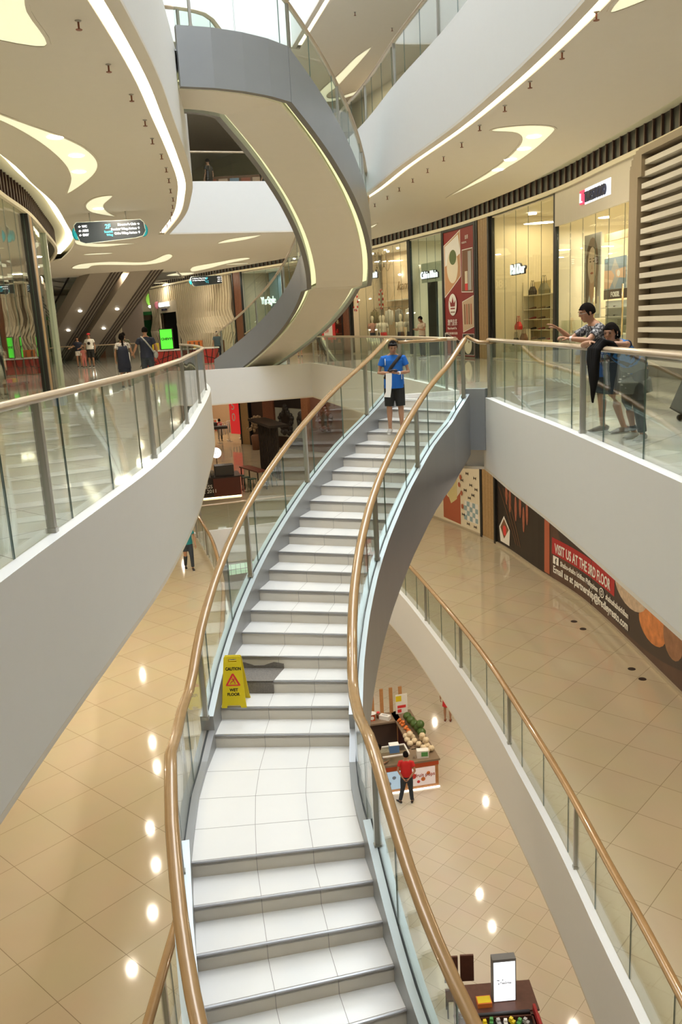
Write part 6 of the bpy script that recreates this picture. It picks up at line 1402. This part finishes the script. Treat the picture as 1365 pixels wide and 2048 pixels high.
# man in blue on the stairs, looking down at his phone
r,U,hv,HM=person('man in bright blue tee and black shorts walking down the stairs, eyes on phone',(1.10,15.36,-3*R_),PI-.12,1.70,RB,KB,GS,0,'short',lean=.03,head_pitch=.42,head_yaw=.12,fat=1.12,
  arms={-1:((-.27,.02,1.10),(-.09,.25,1.10)),1:((.27,.02,1.10),(.07,.27,1.11))},
  legs={-1:((-.11,.03,.49),(-.12,.02,.08),.5),1:((.10,.04,.49),(.10,.05,.08),-.1)},
  hands={-1:{'d':(.8,.5,.1),'n':(.3,-.2,1),'curl':.75,'side':1},1:{'d':(-.8,.5,.1),'n':(-.3,-.2,1),'curl':.75,'side':-1}},vox=.009,leg_cut=.5,long_top=.08)
mb=MB(); mb.tube([U(-.15,.02,1.43),U(-.08,.135,1.34),U(.04,.145,1.2),U(.16,.10,1.0)],.012,6,rx=.03,up=(0,1,0)); mb.tube([U(-.15,.0,1.43),U(-.05,-.13,1.3),U(.12,-.12,1.05)],.012,6,rx=.03,up=(0,1,0)); mb.build('bag_strap',[BLK],r)
mb=MB()
for sg in (-1,1): mb.ell(hv(sg*.035,.072,.085),(.030,.012,.020),0,M=HM,nu=12,nv=7)
mb.tube([hv(-.08,.04,.082),hv(-.03,.082,.088),hv(.03,.082,.088),hv(.08,.04,.082)],.005,5); mb.build('sunglasses',[mat('lens_gloss',(.03,.03,.035),.05)],r)
mb=MB(); mb.tube([(-.095,.243,1.10),(-.12,.215,1.10)],.031,12); mb.build('watch',[mat('watch_white',(.8,.8,.8),.3)],r)
for sx,y0 in ((-.15,.128),(.14,.13)):
    mb=MB(); mb.tube([(sx,y0,1.10 if sx<0 else 1.36),(sx*1.0,y0+.004,.98 if sx<0 else 1.24)],.004,4,rx=.007,up=(0,1,0)); mb.build('shirt_print',[WPAINT],r)
def wp(r,p,rz,k): return Vector(r.location)+Matrix.Rotation(rz,3,'Z')@(Vector(p)*k)
b=empty('phone',wp(r,(-.01,.345,1.15),PI-.12,1),PI-.12,label='dark phone held in both hands by the man in blue',cat='phone')
mb=MB(); mb.box((0,0,0),(.15,.075,.010),0,M=Matrix.Rotation(.5,3,'X')); mb.build('body',[BLK],b); mb=MB(); mb.box((0,-.003,.0065),(.13,.065,.001),0,M=Matrix.Rotation(.5,3,'X')); mb.build('screen',[mat('phone_screen',(.10,.12,.15),.1)],b)
b=empty('paper_bag',wp(r,(.07,.33,1.11),PI-.12,1),PI-.12,label='white paper slip hanging from the hands of the man in blue',cat='paper'); mb=MB()
mb.add([(-.05,0,0),(.05,0,0),(.06,.01,-.30),(.10,.012,-.38),(-.01,.01,-.39),(-.04,.005,-.2),(-.05,.01,0),(.05,.01,0),(.06,.02,-.30),(.10,.022,-.38),(-.01,.02,-.39),(-.04,.015,-.2)],[(0,1,2,3,4,5),(11,10,9,8,7,6)]+[(i,(i+1)%6,6+(i+1)%6,6+i) for i in range(6)]); mb.build('sheet',[WPAINT],b); b.scale=(1.1,1.1,1.1)
# the pair leaning on the right railing (rail top about 1.10 at x 2.95)
BP=pattern_mat('blue_pattern_top',(.01,.02,.05),(.03,.16,.45),14,.47); GP=mat('grey_tunic',(.13,.14,.13),.8,noise=.3,nscale=25); CP=pattern_mat('checked_shirt',(.05,.05,.06),(.35,.35,.36),34,.52); TRO=mat('dark_trousers',(.03,.04,.045),.8)
# woman, facing the void (towards -x): local +y -> -x  => rz = +90deg
r,U,hv,HM=person('woman in blue patterned top and grey tunic resting her arms and chin on the railing',(3.50,9.72,0),PI/2+.58,1.60,BP,TRO,GS,0,'bob',lean=.92,head_pitch=-.05,head_yaw=.25,female=True,fat=1.12,
  arms={-1:((-.31,.60,1.21),(-.05,.70,1.225)),1:((.31,.60,1.21),(.06,.74,1.25))},
  legs={-1:((-.10,.06,.49),(-.12,-.02,.08),.1),1:((.09,.02,.49),(.10,-.14,.08),0)},
  hands={-1:{'d':(.9,.3,.05),'n':(0,0,-1),'curl':.4,'side':1},1:{'d':(-.9,.3,0),'n':(0,0,-1),'curl':.4,'side':-1}},vox=.010,sleeve=.5,leg_cut=1.0)
mb=MB(); mb.tube([Vector((0,.10,1.02)),Vector((0,.03,.90)),Vector((0,-.01,.76)),Vector((0,-.03,.60))],[.12,.135,.155,.165],14,rx=[.155,.175,.20,.215]); o=remesh(mb,[GP],'tunic',r,.012,1)
mb=MB(); 
for i in range(9):
    a=i*.7; mb.ell((.03+.1*math.sin(a),.125+.006*i*0,.66+.035*i),(.022,.012,.008),0,nu=7,nv=4)
mb.build('tunic_print',[WPAINT],r)
mb=MB(); mb.ell(hv(.078,.0,-.04),(.008,.008,.008)); mb.ell(hv(-.078,.0,-.04),(.008,.008,.008)); mb.build('earrings',[WPAINT],r)
k16=1.60/1.7
# cardigan hanging over the rail from her arm
q=c2a.sy(9.72)
cp=c2a.pt(q,-.12)
b=empty('cardigan',(cp.x+.0,9.22,1.13),.1,label='black cardigan hanging over the railing beside the woman',cat='cardigan')
mb=MB()
for y,l,w_ in ((-.10,.42,.05),(-.04,.50,.06),(.03,.62,.06),(.10,.46,.055),(.15,.34,.04)): mb.tube([(.13,y,-.06),(.06,y,.035),(-.03,y,.045),(-.10,y*.9,-.02),(-.11,y*.8,-l*.45),(-.10,y*.7+.01,-l*.8),(-.10,y*.6+.02,-l)],[.02,.022,.024,.03,.032,.028,.012],8,rx=[.04,w_,w_,w_,w_*.9,w_*.7,.015],up=(1,0,.3))
remesh(mb,[mat('black_knit',(.012,.011,.011),.95,ior=1.2)],'cloth',b,.013,2)
# man behind her, further along
r,U,hv,HM=person('man in dark checked shirt leaning on the railing, gesturing with an open hand',(3.46,10.45,0),PI/2+.12,1.70,CP,mat('navy_shorts',(.035,.045,.06),.8),mat('shoe_brown',(.10,.06,.04),.6),0,'short',lean=.50,head_pitch=.12,head_yaw=.05,fat=1.1,
  arms={-1:((-.27,.42,1.17),(-.10,.60,1.20)),1:((.24,.42,1.18),(.16,.62,1.32))},
  legs={-1:((-.11,.03,.49),(-.14,-.12,.08),.1),1:((.10,.08,.49),(.10,.05,.08),0)},
  hands={-1:{'d':(.1,.9,.25),'n':(.2,.3,-.9),'curl':.9,'side':1},1:{'d':(-.05,.8,.45),'n':(0,.3,-1),'curl':.22,'side':-1,'spread':.5}},vox=.010,sleeve=.7,leg_cut=.5)
mb=MB(); mb.tube([(-.115,.585,1.198),(-.13,.565,1.195)],.030,12); mb.build('watch',[MT['watch_white']],r)
mb=MB()
for sg in (-1,1): mb.tube([hv(sg*.012,.100,.008),hv(sg*.055,.092,.008),hv(sg*.078,.01,.0)],.0025,4)
mb.build('spectacles',[STEEL],r)
# couple walking away on the left
r,U,hv,HM=person('woman in dark pinafore over striped tee with a long ponytail, walking away',(-6.15,24.9,0),.35,1.60,pattern_mat('striped_tee',(.12,.08,.08),(.70,.66,.62),22,.42),NAVY,BLK,0,'pony',female=True,skirt=.50,arms={-1:((-.24,-.02,1.1),(-.24,.05,.88)),1:((.26,.02,1.12),(.34,.16,1.0))},vox=.016)
mb=MB(); mb.tube([(0,-.02,.60),(0,0,.9),(0,.0,1.15),(0,0,1.30)],[.155,.125,.125,.12],12,rx=[.21,.185,.17,.15]); mb.build('pinafore',[NAVY],r)
r,U,hv,HM=person('man in dark tee with grey sling bag, walking away beside the ponytailed woman',(-5.32,24.3,0),.2,1.74,NAVY,JE,BLK,0,'short',fat=1.15,vox=.016,arms={-1:((-.30,.04,1.12),(-.36,.16,1.0)),1:((.28,.0,1.1),(.26,.12,.9))},long_top=.06)
mb=MB(); mb.tube([U(-.12,-.02,1.44),U(0,-.15,1.3),U(.14,-.15,1.1),U(.20,-.06,.98)],.012,6,rx=.02,up=(0,1,0)); mb.build('sling_strap',[GRC],r); mb=MB(); mb.ell((.24,.0,.92),(.07,.10,.10),nu=12,nv=8); mb.build('sling_bag',[GRC],r)
# others far away
V=.022
person('person in olive tee walking beyond the couple on the left',(-8.2,33.5,0),.1,1.66,mat('olive_tee',(.16,.15,.09),.8),WCL,BLK,0,'short',vox=V,leg_cut=.5)
person('woman in dark top and white shorts, arms linked, walking towards the couple',(-13.4,44.8,0),PI+.2,1.60,NAVY,WCL,BLK,0,'bob',female=True,leg_cut=.3,vox=V,arms={-1:((-.24,.05,1.12),(-.08,.2,1.05)),1:((.28,0,1.15),(.42,.1,1.1))})
r,U,hv,HM=person('man in white printed tee, cap and dark shorts walking towards the camera',(-12.6,44.2,0),PI,1.74,WCL,KB,BLK,0,'short',leg_cut=.5,vox=V,fat=1.1)
mb=MB(); mb.ell(hv(0,0,.07),(.095,.115,.06),M=HM,nu=14,nv=8); mb.tube([hv(0,.08,.06),hv(0,.17,.045)],.006,8,rx=.06); mb.build('cap',[REDC],r); mb=MB(); mb.ell((0,.135,1.2),(.08,.02,.08),nu=10,nv=6); mb.build('shirt_print',[BLK],r)
person('small child in pink between two walking adults',(-13.0,44.3,0),PI,1.08,mat('pink_cloth',(.75,.25,.22),.7),MT['pink_cloth'],BLK,0,'short',vox=V,fat=1.1)
person('woman in black strapless top and beige shorts standing near the escalators',(-15.6,47.2,0),.3,1.60,BLK,mat('beige_shorts',(.60,.45,.32),.8),BLK,0,'long',female=True,leg_cut=.3,bare=True,vox=V)
r,U,hv,HM=person('man in beige tee looking at a phone in front of the lettered shop',(3.64,34.0,0),PI/2+.5,1.68,mat('beige_tee',(.48,.38,.28),.8),TRO,BLK,0,'short',head_pitch=.4,vox=.018,arms={-1:((-.25,.05,1.12),(-.1,.28,1.18)),1:((.25,.05,1.12),(.08,.3,1.15))},hands={-1:{'d':(.5,.8,.1),'n':(0,0,1),'curl':.5,'side':1},1:{'d':(-.5,.8,.1),'n':(0,0,1),'curl':.5,'side':-1}})
person('person in an orange dress near the gift shop, seen below the curving stair',(-1.65,43.0,0),PI+.3,1.45,mat('orange_cloth',(.70,.28,.05),.7),MT['orange_cloth'],BLK,1,'long',female=True,skirt=.5,vox=V)
person('seated-height stall attendant in blue grey behind the cream counter',(-5.6,41.6,0),PI,1.50,mat('bluegrey_cloth',(.10,.15,.2),.8),NAVY,BLK,0,'short',vox=V)
person('man in teal shirt and dark jeans walking on the middle storey at the left',(-5.2,26.9,ZF),PI+.35,1.68,mat('teal_tee',(.02,.25,.28),.7),JE,BLK,0,'short',vox=.018,arms={-1:((-.25,.0,1.12),(-.26,.1,.88)),1:((.26,-.05,1.10),(.30,.02,.87))},legs={-1:((-.1,.1,.50),(-.1,.12,.08),0),1:((.1,.02,.49),(.1,-.18,.10),0)})
# ground floor
r,U,hv,HM=person('man in red shirt and jeans standing at the fruit kiosk with hands behind him',(1.52,22.28,ZG),-.15,1.68,mat('red_tee',(.62,.02,.02),.7),JE,BLK,0,'short',vox=.014,arms={-1:((-.25,-.08,1.12),(-.10,-.16,.92)),1:((.26,-.08,1.12),(.10,-.17,.93))},legs={-1:((-.13,.0,.49),(-.22,-.02,.08),.7),1:((.11,.0,.49),(.14,.02,.08),-.1)},head_yaw=.3)
person('attendant in black leaning at the left side of the fruit kiosk',(.62,22.9,ZG),-1.0,1.60,BLK,BLK,BLK,0,'bob',female=True,vox=.016,lean=.25,arms={-1:((-.22,.15,1.12),(-.12,.38,1.05)),1:((.24,.15,1.12),(.14,.38,1.05))})
person('barelegged person in short red dress walking on the ground floor, half hidden by the balcony',(3.42,27.3,ZG),-.2,1.62,REDC,REDC,mat('shoe_rust',(.20,.06,.03),.6),0,'long',female=True,skirt=.62,vox=.02)
for i,(x,y,l) in enumerate(((-4.7,36.6,'person in dark clothes behind the far upper bridge railing, left'),(-2.6,38.2,'person in dark clothes before the posters on the far upper storey'))):
    person(l,(x,y,6.77),1+.5*i,1.68,BLK,BLK,BLK,0,'short',vox=V)
for i,(q,o_,m,l) in enumerate(((6.9,.3,REDC,'person in red shopping among the clothes racks at the far left'),(7.9,1.5,BLK,'person in black shopping among the clothes racks at the far left'))):
    p=FW.pt(q,o_,ZF); person(l,p,1.0*i,1.62,m,TRO,BLK,0,'bob',female=True,vox=V)
